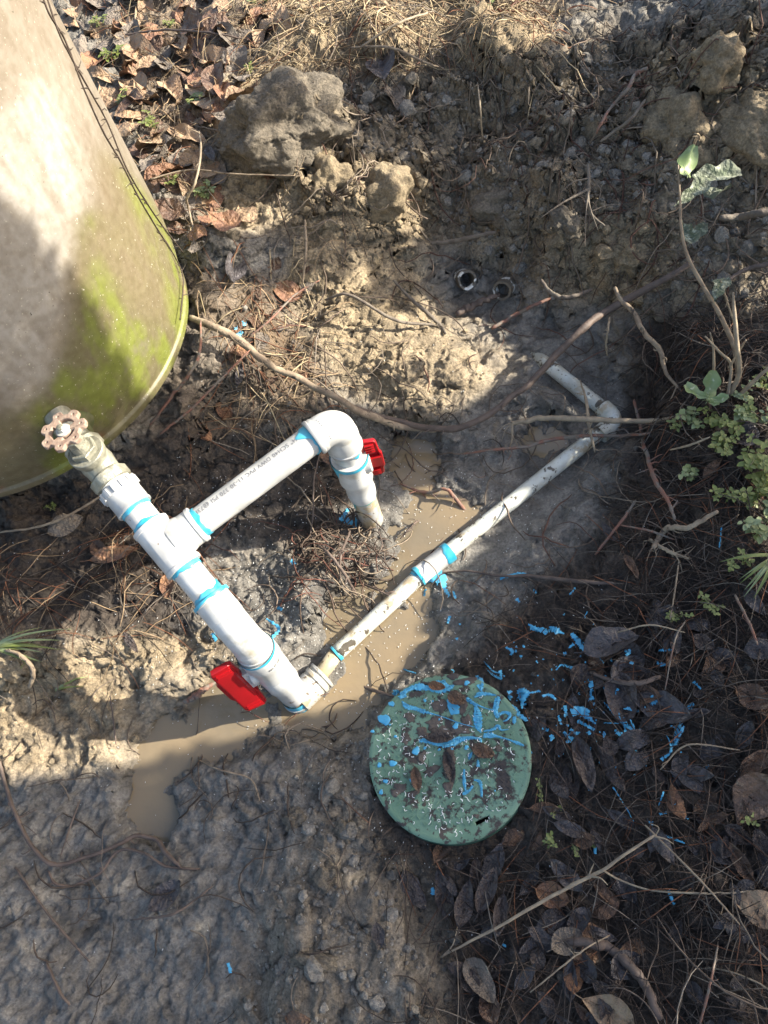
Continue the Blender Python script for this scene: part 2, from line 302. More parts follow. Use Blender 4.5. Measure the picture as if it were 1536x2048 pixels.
# foot pad under the tank, hollow under the lid
dT = np.hypot(gx-TC[0], gy-TC[1]); zz = np.where(dT < TR-.02, np.minimum(zz, TZ-.012), zz)
LC = at(898, 1511, .045); LR = .1085
dL = np.hypot(gx-LC[0], gy-LC[1]); zz = np.where(dL < LR-.002, np.minimum(zz, .004), zz)
def hgt(x, y): return bil(zz, GX, GY, np.asarray(x, float), np.asarray(y, float))
def G(px, py, off=0):
    d = RM @ np.array([px-768, -(py-1024), -F]); d /= np.linalg.norm(d)
    ts = np.arange(.45, 4.2, .004); P = CAM+d*ts[:, None]; hh = hgt(P[:, 0], P[:, 1])
    k = np.argmax(P[:, 2] < hh); p = P[k].copy(); p[2] = float(hgt(p[0], p[1]))+off; return p
def gnormal(x, y, e=.012):
    n_ = np.array([float(hgt(x-e, y)-hgt(x+e, y)), float(hgt(x, y-e)-hgt(x, y+e)), 2*e]); return n_/np.linalg.norm(n_)
# soil kinds: tan clay, grey mud, black humus, brown litter soil
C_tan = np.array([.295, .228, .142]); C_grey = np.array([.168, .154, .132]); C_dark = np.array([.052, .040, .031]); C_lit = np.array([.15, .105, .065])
def mixc(a, b, t): return a*(1-t[..., None])+b*t[..., None]
n1 = np.clip(.5+1.1*fbm(gx, gy, 7, 5, 90, .6), 0, 1); n2 = np.clip(.5+1.4*fbm(gx, gy, 30, 4, 95, .65), 0, 1)
col = np.ones(gx.shape+(3,))*C_grey*1.1
col = mixc(col, C_lit, np.clip(litt*.75+(n1-.6)*.5, 0, 1)*(1-tan_*.7))
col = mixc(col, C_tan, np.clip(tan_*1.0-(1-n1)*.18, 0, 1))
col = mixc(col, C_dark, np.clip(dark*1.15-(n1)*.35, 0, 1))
col = mixc(col, C_grey*.95, np.clip(wet*1.1*(1-tan_*.6)*(1-dark*.5), 0, 1)*.8)
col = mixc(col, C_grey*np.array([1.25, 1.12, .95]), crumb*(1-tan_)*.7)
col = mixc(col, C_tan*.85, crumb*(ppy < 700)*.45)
col = col*(.72+.5*n2)[..., None]
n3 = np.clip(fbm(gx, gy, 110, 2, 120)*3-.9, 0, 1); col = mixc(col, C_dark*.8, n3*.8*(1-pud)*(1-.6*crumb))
marg = np.exp(-((shore+.14)/.20)**2)*(z0 < .05); col = mixc(col, col*.55, np.clip(marg, 0, 1)*.8)
wetv = np.clip(np.clip(wet*1.1+pud, 0, 1)*(.6+.4*n1)+marg, 0, 1)
ny, nx = gx.shape; idx = np.arange(nx*ny).reshape(ny, nx)
quads = np.stack([idx[:-1, :-1], idx[:-1, 1:], idx[1:, 1:], idx[1:, :-1]], -1).reshape(-1, 4)
def grid_mesh(name, V, Q, colr=None, wv=None, m=None):
    me = bpy.data.meshes.new(name); me.vertices.add(len(V)); me.vertices.foreach_set('co', V.ravel())
    me.loops.add(Q.size); me.loops.foreach_set('vertex_index', Q.ravel().astype(np.int32))
    me.polygons.add(len(Q)); me.polygons.foreach_set('loop_start', np.arange(0, Q.size, Q.shape[1], dtype=np.int32))
    me.polygons.foreach_set('use_smooth', np.ones(len(Q), bool)); me.update(calc_edges=True)
    if colr is not None:
        a = me.color_attributes.new('Col', 'FLOAT_COLOR', 'POINT'); a.data.foreach_set('color', np.c_[colr, np.ones(len(V)) if wv is None else wv].ravel())
    if m: me.materials.append(m)
    o = bpy.data.objects.new(name, me); S.collection.objects.link(o); return o
def soil_material():
    m = bpy.data.materials.new('soil'); m.use_nodes = True; t = m.node_tree; N = t.nodes; L = t.links; b = N['Principled BSDF']
    a = N.new('ShaderNodeAttribute'); a.attribute_name = 'Col'; tc = N.new('ShaderNodeTexCoord')
    n = N.new('ShaderNodeTexNoise'); n.inputs['Scale'].default_value = 260; n.inputs['Detail'].default_value = 7; n.inputs['Roughness'].default_value = .7
    L.new(tc.outputs['Object'], n.inputs['Vector'])
    mr = N.new('ShaderNodeMapRange'); mr.inputs['From Min'].default_value = .3; mr.inputs['From Max'].default_value = .7; mr.inputs['To Min'].default_value = .45; mr.inputs['To Max'].default_value = 1.5
    L.new(n.outputs['Fac'], mr.inputs['Value'])
    mx = N.new('ShaderNodeVectorMath'); mx.operation = 'SCALE'; L.new(a.outputs['Color'], mx.inputs[0]); L.new(mr.outputs[0], mx.inputs['Scale'])
    L.new(mx.outputs[0], b.inputs['Base Color'])
    n2_ = N.new('ShaderNodeTexNoise'); n2_.inputs['Scale'].default_value = 45; n2_.inputs['Detail'].default_value = 4; L.new(tc.outputs['Object'], n2_.inputs['Vector'])
    mr2 = N.new('ShaderNodeMapRange'); mr2.inputs['From Min'].default_value = .35; mr2.inputs['From Max'].default_value = .65; mr2.inputs['To Min'].default_value = .22; mr2.inputs['To Max'].default_value = .6
    L.new(n2_.outputs['Fac'], mr2.inputs['Value'])
    mm = N.new('ShaderNodeMix'); L.new(a.outputs['Alpha'], mm.inputs['Factor']); mm.inputs['A'].default_value = .93; L.new(mr2.outputs[0], mm.inputs['B'])
    L.new(mm.outputs['Result'], b.inputs['Roughness'])
    bm = N.new('ShaderNodeBump'); bm.inputs['Distance'].default_value = .0035; bm.inputs['Strength'].default_value = .9
    L.new(n.outputs['Fac'], bm.inputs['Height']); L.new(bm.outputs[0], b.inputs['Normal'])
    n3_ = N.new('ShaderNodeTexNoise'); n3_.inputs['Scale'].default_value = 95; n3_.inputs['Detail'].default_value = 5; n3_.inputs['Roughness'].default_value = .65; L.new(tc.outputs['Object'], n3_.inputs['Vector'])
    bm2 = N.new('ShaderNodeBump'); bm2.inputs['Distance'].default_value = .009; inv = N.new('ShaderNodeMapRange'); inv.inputs['To Min'].default_value = .85; inv.inputs['To Max'].default_value = .12; L.new(a.outputs['Alpha'], inv.inputs['Value']); L.new(inv.outputs[0], bm2.inputs['Strength']); L.new(n3_.outputs['Fac'], bm2.inputs['Height']); L.new(bm2.outputs[0], bm.inputs['Normal'])
    return m
MSOIL = soil_material()
sy_, sx_ = np.gradient(zz); gdx = np.gradient(GX)[None]; gdy = np.gradient(GY)[:, None]; steep = np.clip(np.hypot(sx_/gdx, sy_/gdy)-.35, 0, 1.2)
for _ in range(4): steep[1:-1, 1:-1] = (steep[:-2, 1:-1]+steep[2:, 1:-1]+steep[1:-1, :-2]+steep[1:-1, 2:])/4
ox = steep*(.016*fbm(ux+zz*1.5, uy+zz*2.5, 22, 4, 501, .6)); oy = steep*(.016*fbm(ux-zz*1.2, uy+zz*2.8, 22, 4, 511, .6))
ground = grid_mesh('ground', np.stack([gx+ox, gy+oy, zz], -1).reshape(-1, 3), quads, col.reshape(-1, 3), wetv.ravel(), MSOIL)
tag(ground, kind='structure')
# distant ground: a ring sheet round the detailed patch, out to the horizon
def far_ground():
    x0, x1, y0, y1 = GX[0], GX[-1], GY[0], GY[-1]; per = [(x, y0) for x in np.linspace(x0, x1, 40)[:-1]]+[(x1, y) for y in np.linspace(y0, y1, 40)[:-1]]+[(x, y1) for x in np.linspace(x1, x0, 40)[:-1]]+[(x0, y) for y in np.linspace(y1, y0, 40)[:-1]]
    c = np.array([(x0+x1)/2, (y0+y1)/2]); V = []; n = len(per)
    for k, s in enumerate([1, 1.2, 1.6, 2.5, 5, 12, 40, 150]):
        for p in per:
            q = c+(np.array(p)-c)*s; z = float(hgt(*p)); V.append((q[0], q[1], (z if k == 0 else z*.6+.05 if k == 1 else .08+.05*perlin(q[:1], q[1:], 3)[0])))
    Q = [(k*n+i, k*n+(i+1) % n, (k+1)*n+(i+1) % n, (k+1)*n+i) for k in range(7) for i in range(n)]
    V = np.array(V); tag(grid_mesh('field', V, np.array(Q)[:, ::-1].copy(), np.tile(C_lit, (len(V), 1)), np.zeros(len(V)), MSOIL), kind='structure')
far_ground()
# muddy water
mw = mat('muddy_water', (.225, .17, .102), .05, var=(.15, .128, .092), vscale=5, bump=.0009, bscale=38, spec=.5)
wx = np.linspace(-.78, .22, 120); wy = np.linspace(-.02, 1.12, 120); WX, WY = np.meshgrid(wx, wy); WI = np.arange(14400).reshape(120, 120)
WQ = np.stack([WI[:-1, :-1], WI[:-1, 1:], WI[1:, 1:], WI[1:, :-1]], -1).reshape(-1, 4)
water = grid_mesh('puddle_water', np.stack([WX, WY, np.full_like(WX, WATER)], -1).reshape(-1, 3), WQ, m=mw); tag(water, kind='structure')
# ------------------------------------------------------------------ water tank
def tank():
    zs = [(.290, .236), (.300, .2355), (.3045, .240), (.3055, .252), (.302, .256), (.3075, .275), (.312, .30), (.3155, .34), (.3165, .38)]+[(.3165+.0*z, z) for z in np.linspace(.42, 1.3, 70)]+[(.30, 1.36), (.25, 1.42), (.15, 1.46), (.02, 1.475)]
    prof = []
    for i in range(len(zs)-1):
        k = 5 if i < 9 else 1 if i > 70 else 2
        for t in np.linspace(0, 1, k, endpoint=False): prof.append((zs[i][0]*(1-t)+zs[i+1][0]*t, zs[i][1]*(1-t)+zs[i+1][1]*t))
    prof.append(zs[-1]); n = 420
    v, f = rev(prof, n, True); v = np.array(v); a = np.arctan2(v[:, 1], v[:, 0]); hz = v[:, 2]
    v[:, 0] += TC[0]; v[:, 1] += TC[1]
    px, py = pr(v)
    moss = samp(poly_mask([[(160,430),(200,420),(300,430),(330,470),(385,560),(400,650),(350,760),(260,870),(120,960),(-60,1040),(-60,860),(60,820),(110,760),(150,640),(150,560)], [(190,290),(240,330),(330,430),(390,560),(330,520),(230,400)]], 3), px, py)
    brown = samp(poly_mask([[(195,300),(230,330),(330,560),(340,640),(260,620),(190,500),(170,560),(130,640),(140,540),(200,420),(190,380)], [(-60,860),(60,830),(100,1000),(-60,1040)]], 2), px, py)
    white = samp(poly_mask([[(80,150),(130,200),(170,330),(175,420),(140,560),(110,640),(90,780),(-60,760),(-60,300),(20,200)]], 4), px, py)
    A = a*.31; q1 = np.clip(.5+1.3*fbm(A, hz*.45, 22, 5, 300, .6), 0, 1); q2 = np.clip(.5+1.5*fbm(A, hz, 60, 4, 310, .65), 0, 1); q3 = np.clip(.5+1.5*fbm(A*2.2, hz*.3, 30, 4, 320, .6), 0, 1)
    c = np.ones((len(v), 3))*np.array([.31, .26, .20])
    c = mixc(c, np.array([.40, .355, .29]), q1*.7)
    c = mixc(c, np.array([.66, .62, .56]), np.clip(white*1.1*(.45+q3*.5), 0, 1)*.62)
    c = mixc(c, np.array([.23, .205, .10]), np.clip(moss*1.3, 0, 1)*(.75+.25*q2))
    c = mixc(c, np.array([.265, .30, .065]), np.clip(moss*2-.7-brown*.8, 0, 1)*np.clip(q1*1.6-.25, 0, 1))
    c = mixc(c, np.array([.27, .215, .14]), np.clip(brown*1.1, 0, 1)*(.5+.4*q1))
    c = mixc(c, np.array([.45, .12, .08]), np.clip(1-np.abs(hz-.262)/.012, 0, 1)*np.clip(fbm(A, hz*0, 9, 2, 350)*6-.9, 0, 1)*.8)
    c = c*.54
    t = empty('water_tank', 'tall pale steel water tank with white streaks and green algae at the left edge', 'water tank', loc=(TC[0], TC[1], TZ))
    m = mat('tank_skin', (0, 0, 0), .5, attr='Col', var=(.82, .80, .76), vscale=90, bump=.0006, bscale=160, spec=.4,
            spots=[((.42, .40, .32), 260, .66, .01), ((.05, .045, .03), 190, .69, .01), ((.14, .12, .09), 9, .60, .15)])
    mb = MB(); mb.add(v, f); mb.c = [np.c_[c, np.ones(len(c))]]
    mb.build('shell', m, t)
    # outlet boss on the wall
    d = OUT; fr = frame((TC[0]+d[0]*.306, TC[1]+d[1]*.306, OZ), (d[0], d[1], 0), (0, 0, 1))
    b = MB(); b.add(*rev([(.046, -.012), (.044, -.001), (.036, .005), (.030, .007), (.0255, .010), (.0235, .018), (.0230, .034)], 44), M=fr)
    b.build('outlet_boss', mat('mossy_steel', (.07, .085, .03), .7, var=(.11, .11, .055), vscale=60, bump=.001, bscale=120), t)
    # thin dried creeper stems clinging to the wall
    mv = mat('creeper', (.05, .035, .025), .9)
    for lab, pts in (('longer dark dry creeper stem clinging down the lit side of the water tank', [(70, -60), (95, 20), (130, 80), (165, 170), (205, 260), (240, 320), (275, 390), (310, 450), (345, 505), (364, 545), (366, 580), (360, 640)]),
                ('second dark dry creeper stem running close beside the longer one on the tank', [(78, -60), (112, 50), (140, 110), (185, 190), (215, 245), (255, 340), (300, 415), (335, 465), (366, 505)])):
        b = MB(); P = [wall(*q) for q in spline(pts, 10)]; b.add(*tube(P, .0011, 5, rough=.3))
        for k in range(16):
            i = random.randrange(6, len(P)-3); q = P[i]; s = 1 if random.random() < .5 else -1; pp = pr(q)
            b.add(*tube([q, wall(pp[0]+s*random.uniform(2, 7), pp[1]+random.uniform(-6, 4)), wall(pp[0]+s*random.uniform(5, 14), pp[1]+random.uniform(-12, 6))], [.0008, .0006, .0003], 4))
        tag(b.build('creeper_stem', mv), lab, 'creeper', 'dry creeper stems on the tank')
def wall(px, py, off=.001):
    d = RM @ np.array([px-768, -(py-1024), -F]); d /= np.linalg.norm(d); o = CAM[:2]-TC; R_ = .3165+off
    A_ = d[0]**2+d[1]**2; B_ = 2*(o@d[:2]); C_ = o@o-R_**2; D_ = B_*B_-4*A_*C_
    t = (-B_-math.sqrt(max(D_, 0)))/(2*A_); return CAM+d*t
# ------------------------------------------------------------------ pipework geometry
E_ = at(481, 1268, .200); Bs = at(601, 1402, -.02)
def on_line(P, D, px, py):
    ts = np.linspace(-.1, .6, 1401); q = pr(P+D*ts[:, None]); return float(ts[np.argmin((q[0]-px)**2+(q[1]-py)**2)])
Vv = at(213, 948, .310); Dm = (Vv-E_)/np.linalg.norm(Vv-E_)
Tt = E_+Dm*on_line(E_, Dm, 341, 1088)
Rr = at(672, 843, .280); Rb = at(745, 1043, -.01)
Db = (Rr-Tt)/np.linalg.norm(Rr-Tt); Dl = (Bs-E_)/np.linalg.norm(Bs-E_); Dr = (Rb-Rr)/np.linalg.norm(Rb-Rr)
lm = lambda x, y: on_line(E_, Dm, x, y); lb = lambda x, y: on_line(Tt, Db, x, y); ll = lambda x, y: on_line(E_, Dl, x, y); lr = lambda x, y: on_line(Rr, Dr, x, y)
OUT = (Vv[:2]+Dm[:2]*.05-TC); OUT /= np.linalg.norm(OUT); OZ = float(Vv[2]+.012)
PR, FR = .0205, .0252
def pvc(name, var, spots): return mat(name, (.355, .355, .345), .36, var=var, vscale=25, spots=spots, bump=.0003, bscale=60, coat=.2)
m_pvc = pvc('white_pvc', (.52, .515, .49), [((.32, .29, .22), 13, .60, .12), ((.12, .095, .07), 150, .69, .02), ((.16, .125, .09), 48, .685, .02), ((.28, .42, .44), 33, .68, .06)])
m_pvc_d = pvc('mud_spattered_pvc', (.42, .40, .33), [((.13, .10, .07), 120, .60, .02), ((.30, .25, .17), 32, .58, .06)])
m_pvc_old = pvc('old_yellowed_pvc', (.34, .29, .19), [((.13, .10, .06), 110, .58, .03), ((.35, .28, .17), 28, .50, .08)])
m_blue = mat('blue_primer', (.02, .27, .40), .35, var=(.07, .36, .48), vscale=60)
m_red = mat('red_plastic', (.33, .006, .009), .34, var=(.28, .006, .008), vscale=30, coat=.2)
m_brass = mat('dull_galvanised', (.30, .29, .23), .42, var=(.20, .195, .15), vscale=90, bump=.0012, bscale=240, spots=[((.42, .41, .36), 140, .63, .05)])
m_brass.node_tree.nodes['Principled BSDF'].inputs['Metallic'].default_value = .35
m_wheel = mat('rusty_wheel', (.22, .145, .105), .8, var=(.33, .25, .19), vscale=90, bump=.001, bscale=220, spots=[((.14, .07, .04), 70, .60, .05)])
m_ink = mat('ink', (.06, .06, .07), .7); m_black = mat('dark_hollow', (.02, .018, .015), .9)
asm = empty('pvc_pipe_assembly', 'white glued pipework with blue primer rings and two red valves over the puddle', 'pipework', loc=tuple(Bs))
def seg(name, P, D, a, b, r, m, parent=asm, prof=None, n=48, x=None):
    fr = frame(P, D, x); mb = MB()
    if prof is None: prof = [(r, a), (r, b)]
    mb.add(*rev(prof, n), M=fr); return mb.build(name, m, parent, auto=40)
def socket(a, b, r=FR, lip=.0012):                # a socket with a moulded lip at b
    s = 1 if b > a else -1; return [(r, a), (r, b-s*.007), (r+lip, b-s*.006), (r+lip, b-s*.0008), (r+lip-.0008, b), (PR+.0002, b)]
def band(P, D, a, b, r, drips=(), parent=asm, seed=0, amp=.003, mt=None, full=None):
    """smeared primer round a joint: uneven edge, and runs; a is the joint side, b the ragged side"""
    n = 96; rng = np.random.RandomState(seed); ph = rng.uniform(0, 6.28, 4); v = []; f = []; s = 1 if b > a else -1
    for k in range(n):
        t = 2*math.pi*k/n; e = b+s*amp*(math.sin(t+ph[0])+.7*math.sin(2*t+ph[1])+.35*math.sin(5*t+ph[2])+.2*math.sin(11*t+ph[3]))
        for (dc, dw, dl) in drips:
            dd = (t-dc+math.pi) % (2*math.pi)-math.pi; e += s*dl*math.exp(-(dd/dw)**2)
        for j in range(7):
            z = a+(e-a)*j/6; hgt_ = r+(.0008 if 0 < j < 6 else .0001 if j == 6 else .0007); v.append((hgt_*math.cos(t), hgt_*math.sin(t), z))
    for k in range(n):
        for j in range(6): q = k*7+j; w_ = ((k+1) % n)*7+j; f.append((q, w_, w_+1, q+1))
    mb = MB(); mb.add(v, f, M=frame(P, D)); return mb.build('primer_band', mt or m_blue, parent)
def bend(A, C, B, rc, r):                           # centre line from A through corner C to B rounded by rc
    A, C, B = map(np.asarray, (A, C, B)); u = (A-C)/np.linalg.norm(A-C); w_ = (B-C)/np.linalg.norm(B-C)
    p0 = C+u*rc; p1 = C+w_*rc; pts = [A, (A+p0)/2]+[(1-t)**2*p0+2*t*(1-t)*C+t*t*p1 for t in np.linspace(0, 1, 18)]+[(B+p1)/2, B]
    return pts
def elbow(A, C, B, r, rc=.026, name='elbow_fitting', m=None):
    A, C, B = map(np.asarray, (A, C, B)); m = m or m_pvc
    mb = MB(); mb.add(*tube(bend(A, C, B, rc, r), r*.965, 44))
    for Q in (A, B):
        u = (Q-C); L_ = np.linalg.norm(u); u /= L_
        k = min(rc*.85, L_-.008)
        mb.add(*rev([(r*.93, k), (r, k+.004), (r, L_-.006), (r+.0012, L_-.005), (r+.0012, L_-.0008), (r+.0004, L_), (PR+.0002, L_)], 44), M=frame(C, u))
    return mb.build(name, m, asm, auto=45)
def ball_valve(P, D, side, prof, hpos, hroll, hs=1.0, reach=.040):
    bv = MB(); x = np.asarray(side); x = x-D*(x@D); x /= np.linalg.norm(x)
    fr = frame(P, D, x); bv.add(*rev(prof, 52), M=fr); body = bv.build('ball_valve', m_pvc, asm, auto=30)
    c = P+D*hpos; y = np.cross(D, x)
    st = MB(); st.add(*rev([(.0165, .016), (.0165, .028), (.0150, .0295), (.0110, .0297)], 32), M=frame(c, x))
    bx_ = np.array([(a, b, z) for z in (.0200, reach*hs-.004) for a, b in ((-.020, -.0075), (.020, -.0075), (.020, .0075), (-.020, .0075))])
    st.add(bx_, [(3, 2, 1, 0), (4, 5, 6, 7), (0, 1, 5, 4), (1, 2, 6, 5), (2, 3, 7, 6), (3, 0, 4, 7)], M=frame(c, x, D))
    st.build('stem_collar', m_pvc, body, auto=30)
    # fin shaped lever in the plane of pipe and stem, with ribbed grips at both ends
    hd = MB(); fr2 = frame(c, x, D) @ Matrix.Diagonal((hs, hs, hs, 1))
    A_, B_ = reach-.002, reach+.026
    out = [(-.060, A_-.003), (-.034, A_-.004), (-.030, A_-.001), (-.018, A_-.002), (-.016, A_-.008), (.016, A_-.008), (.018, A_-.002), (.030, A_-.001), (.034, A_-.004), (.060, A_-.003), (.0635, A_+.001), (.061, B_-.003), (.056, B_), (.030, B_+.002), (.022, B_+.006), (-.022, B_+.006), (-.030, B_+.002), (-.056, B_), (-.061, B_-.003), (-.0635, A_+.001)]
    vv, ff = curve_mesh([out], .0030, .0014, 2)
    rot = Matrix(((1, 0, 0, 0), (0, 0, -1, 0), (0, 1, 0, 0), (0, 0, 0, 1))); bow = vv.copy(); bow[:, 2] += -.008*(np.abs(vv[:, 0])/.06)**1.6+.0
    hd.add(bow, ff, M=fr2 @ rot)
    def bar(xa, xb, z0q, z1q, y0q, y1q):
        v = [(p, q, r) for r in (z0q, z1q) for p, q in ((xa, y0q), (xb, y0q), (xb, y1q), (xa, y1q))]
        hd.add(v, [(0, 3, 2, 1), (4, 5, 6, 7), (0, 1, 5, 4), (1, 2, 6, 5), (2, 3, 7, 6), (3, 0, 4, 7)], M=fr2)
    for s in (-1, 1):
        for k in range(4):
            xa = s*(.035+.0064*k); yb_ = .008*(abs(xa)/.06)**1.6
            bar(xa-.0014, xa+.0014, A_+.003, B_-.005, yb_-.0082, yb_+.0082)
    bar(-.016, .016, A_-.006, B_+.004, -.0072, .0072)
    h = hd.build('lever_handle', m_red, body, auto=35); h['label'] = 'bright red ribbed valve handle'
    return body
tank()
# main run: gate valve, adapter, tee, elbow
tA = lm(279, 1010); tT = lm(341, 1088); dT1 = tT-lm(376, 1131)
a0 = lm(240, 965)
# threaded male adapter with its hexagon
ap = [(.0190, a0+.006), (.0205, a0+.004), (.0215, a0), (.0262, a0-.002), (.0262, a0-.013), (.0248, a0-.015), (.0248, tA+.004), (.0256, tA+.003), (.0256, tA), (PR, tA)]
seg('threaded_adapter', E_, Dm, 0, 0, 0, m_pvc, prof=ap[::-1])
ad = bpy.data.objects['threaded_adapter']
mbx = MB()
for k in range(14):                                  # lugs round the adapter
    an = 2*math.pi*k/14; mbx.add(np.array([(xx, yy, zz_) for zz_ in (-.0058, .0058) for xx, yy in ((-.0016, -.0022), (.0016, -.0022), (.0016, .0022), (-.0016, .0022))]), [(3, 2, 1, 0), (4, 5, 6, 7), (0, 1, 5, 4), (1, 2, 6, 5), (2, 3, 7, 6), (3, 0, 4, 7)],
                     M=frame(E_, Dm) @ Matrix.Rotation(an, 4, 'Z') @ Matrix.Translation((.0266, 0, a0-.0075)))
mbx.build('grip_lugs', m_pvc, ad, auto=30)
def tape():
    mb = MB()
    for k in range(5): mb.add(*tube([(.0212*math.cos(t)*(1+.04*math.sin(3*t+k)), .0212*math.sin(t), a0+.003+.0018*k+.001*math.sin(2*t+k)) for t in np.linspace(0, 6.2, 40)], .0013, 6), M=frame(E_, Dm))
    mb.build('thread_tape', mat('thread_tape', (.75, .75, .72), .6), asm)
tape()
seg('pipe', E_, Dm, tT+.03, tA+.02, PR, m_pvc); band(E_, Dm, tA, tA-.004, PR+.0004, seed=2, amp=.0015); band(E_, Dm, tT+dT1, tT+dT1+.004, PR+.0002, seed=3, amp=.002, drips=[(1.2, .3, .012)])
# tee
mb = MB(); mb.add(*rev([(PR+.0002, tT-dT1)]+socket(tT, tT-dT1)[::-1][1:]+socket(tT, tT+dT1), 56), M=frame(E_, Dm))
tb1 = lb(398, 1046)
mb.add(*rev(socket(0.0, tb1), 56), M=frame(Tt, Db)); mb.add(*rev([(.0262, .012), (.0275, .0235), (.0262, .030), (FR, .0335)], 56, False), M=frame(Tt, Db))
mb.build('tee_fitting', m_pvc, asm, auto=40)
tE1 = lm(422, 1193)
seg('pipe', E_, Dm, tT-dT1+.02, tE1-.02, PR, m_pvc)
band(E_, Dm, tT-dT1, tT-dT1-.008, PR+.0003, seed=4, amp=.003); band(E_, Dm, tE1, tE1+.007, PR+.0004, seed=5, amp=.003, drips=[(.5, .5, .006)])
zE2 = ll(511, 1300)
elbow(E_+Dm*tE1, E_, E_+Dl*zE2, FR, .030); bpy.data.objects['elbow_fitting']['label'] = 'lower elbow turning down into the puddle'
band(E_, Dm, tE1, tE1-.006, FR+.0013, seed=6, amp=.002)
# branch pipe and far elbow
tb2 = lb(625, 878); LR_ = float(np.linalg.norm(Rr-Tt))
bp = seg('pipe', Tt, Db, tb1-.02, tb2+.02, PR, m_pvc)
band(Tt, Db, tb1, tb1+.008, PR+.0003, seed=7, amp=.003, drips=[(2.2, .4, .010)]); band(Tt, Db, tb2, tb2-.007, PR+.0003, seed=8, amp=.003, drips=[(4.6, .35, .014)])
zR = lr(691, 893)
elbow(Tt+Db*tb2, Rr, Rr+Dr*zR, FR, .030); band(Rr, Dr, zR-.001, zR+.005, PR+.0008, seed=9, amp=.002, drips=[(k_, .3, .010) for k_ in (.6, 3.6)])
def pipe_text():
    v, f = text_mesh('1 1/4" SCH40 DWV PVC 11-30 370 PSI @73F', .0100); Lt = v[:, 0].max()-v[:, 0].min()
    span = (tb2-tb1)*.93; v = v*np.array([span/Lt, 1, 1]); mid = (tb1+tb2)/2
    # reading direction runs from the elbow back to the tee
    view = CAM-(Tt+Db*mid); view -= Db*(view@Db); view /= np.linalg.norm(view); side_ = np.cross(-Db, -view); r = PR+.00035
    up_ = np.cross(view, -Db); up_ /= np.linalg.norm(up_)      # letter-up on the surface
    off = -.70                                                   # turned round the pipe towards its upper side
    th = v[:, 1]/r+off
    P = Tt+Db*mid+(-Db)*v[:, :1]+r*(np.cos(th)[:, None]*view+np.sin(th)[:, None]*up_)
    mb = MB(); mb.add(P, f); mb.build('printed_lettering', mat('grey_print', (.17, .17, .175), .7), bp, smooth=False)
pipe_text()
# riser under the near elbow
z1, z2, z3, z4 = ll(520, 1312), ll(548, 1345), ll(566, 1362), ll(590, 1388); zb = float(np.linalg.norm(Bs-E_))
seg('pipe', E_, Dl, zE2-.012, z1+.01, PR, m_pvc)
sideL = at(485, 1365, .10)-at(540, 1340, .10); sideL /= np.linalg.norm(sideL); vwL = CAM-E_; vwL /= np.linalg.norm(vwL); sideL = sideL*.97+vwL*.10
bodyL = ball_valve(E_, Dl, sideL, [(PR, zE2+.001), (.0275, zE2+.0015), (.0285, zE2+.004), (.0285, z1+.008), (.0268, z1+.012), (.0262, z2-.006), (.0240, z2-.003), (.0252, z2+.001), (.0250, z3), (.0225, z3+.006), (.0215, z4-.004), (PR, z4)], (z1+z2)/2+.004, 0.0)
band(E_, Dl, zE2-.001, zE2+.0045, .0278, seed=10, amp=.0008, parent=bodyL)
seg('pipe', E_, Dl, z4-.03, zb-.02, PR*.98, m_pvc_d)
band(E_, Dl, z4+.002, z4+.011, PR+.0014, seed=12, amp=.004, drips=[(1, .4, .012), (2.6, .3, .008)])
# base elbow and the reducer towards the buried line
Pb0 = Bs; axis = [at(646, 1360, -.004), at(672, 1310, -.004), at(868, 1128, -.013), at(1226, 843, -.012)]
dL0 = axis[0]-Bs; dL0[2] = 0; dL0 /= np.linalg.norm(dL0); Cb = Bs+np.array([0, 0, .014])
mb = MB(); mb.add(*rev([(.018, z4+.012), (.0240, z4+.013), (.0240, zb-.012), (.022, zb-.002), (.012, zb+.004)], 40), M=frame(E_, Dl))
d0 = axis[2]-Cb; d0 /= np.linalg.norm(d0); L0 = .062
mb.add(*rev([(.0235, 0), (.0235, .032), (.0225, .033), (.0225, .037), (.0242, .038), (.0242, .043), (.0222, .044), (.0222, .048), (.0242, .049), (.0242, .053), (.0150, .054)], 40), M=frame(Cb, d0))
mb.build('base_elbow', m_pvc_d, asm, auto=35)
# thin line running along the trench
m_thin = mat('muddy_thin_pvc', (.50, .52, .48), .35, var=(.42, .41, .34), vscale=40, bump=.0004, bscale=100, spots=[((.085, .07, .05), 42, .575, .03), ((.12, .095, .065), 150, .63, .02), ((.34, .28, .19), 20, .58, .06)])
TRd = .0128
A1 = Cb+d0*.054; K1 = at(672, 1308, .0); P2 = at(868, 1128, -.002); P3 = at(1226, 843, .004); P4 = at(1105, 737, .004); P5 = at(1065, 709, -.010)
mb = MB(); mb.add(*tube([A1-d0*.02, K1], TRd*.93, 28)); mb.build('pipe', m_pvc_old, asm)
mb = MB(); mb.add(*tube(spline([K1, (K1+P2)/2+np.array([0, 0, .001]), P2, (P2+P3)/2, P3], 10), TRd, 32)); mb.build('pipe', m_thin, asm)
dk = (P2-K1)/np.linalg.norm(P2-K1)
Kc = K1+dk*.012
band(K1, dk, -.001, .004, TRd+.0002, seed=21, amp=.001)
dc = (P3-P2)/np.linalg.norm(P3-P2); ca = P2-dc*.034; cb = P2+dc*.034
mb = MB(); mb.add(*rev([(TRd+.0002, -.034), (.0160, -.034), (.0166, -.0335), (.0166, -.028), (.0161, -.027), (.0161, .027), (.0166, .028), (.0166, .0335), (.0160, .034), (TRd+.0002, .034)], 40), M=frame(P2, dc)); cp = mb.build('coupling', m_pvc, asm, auto=40)
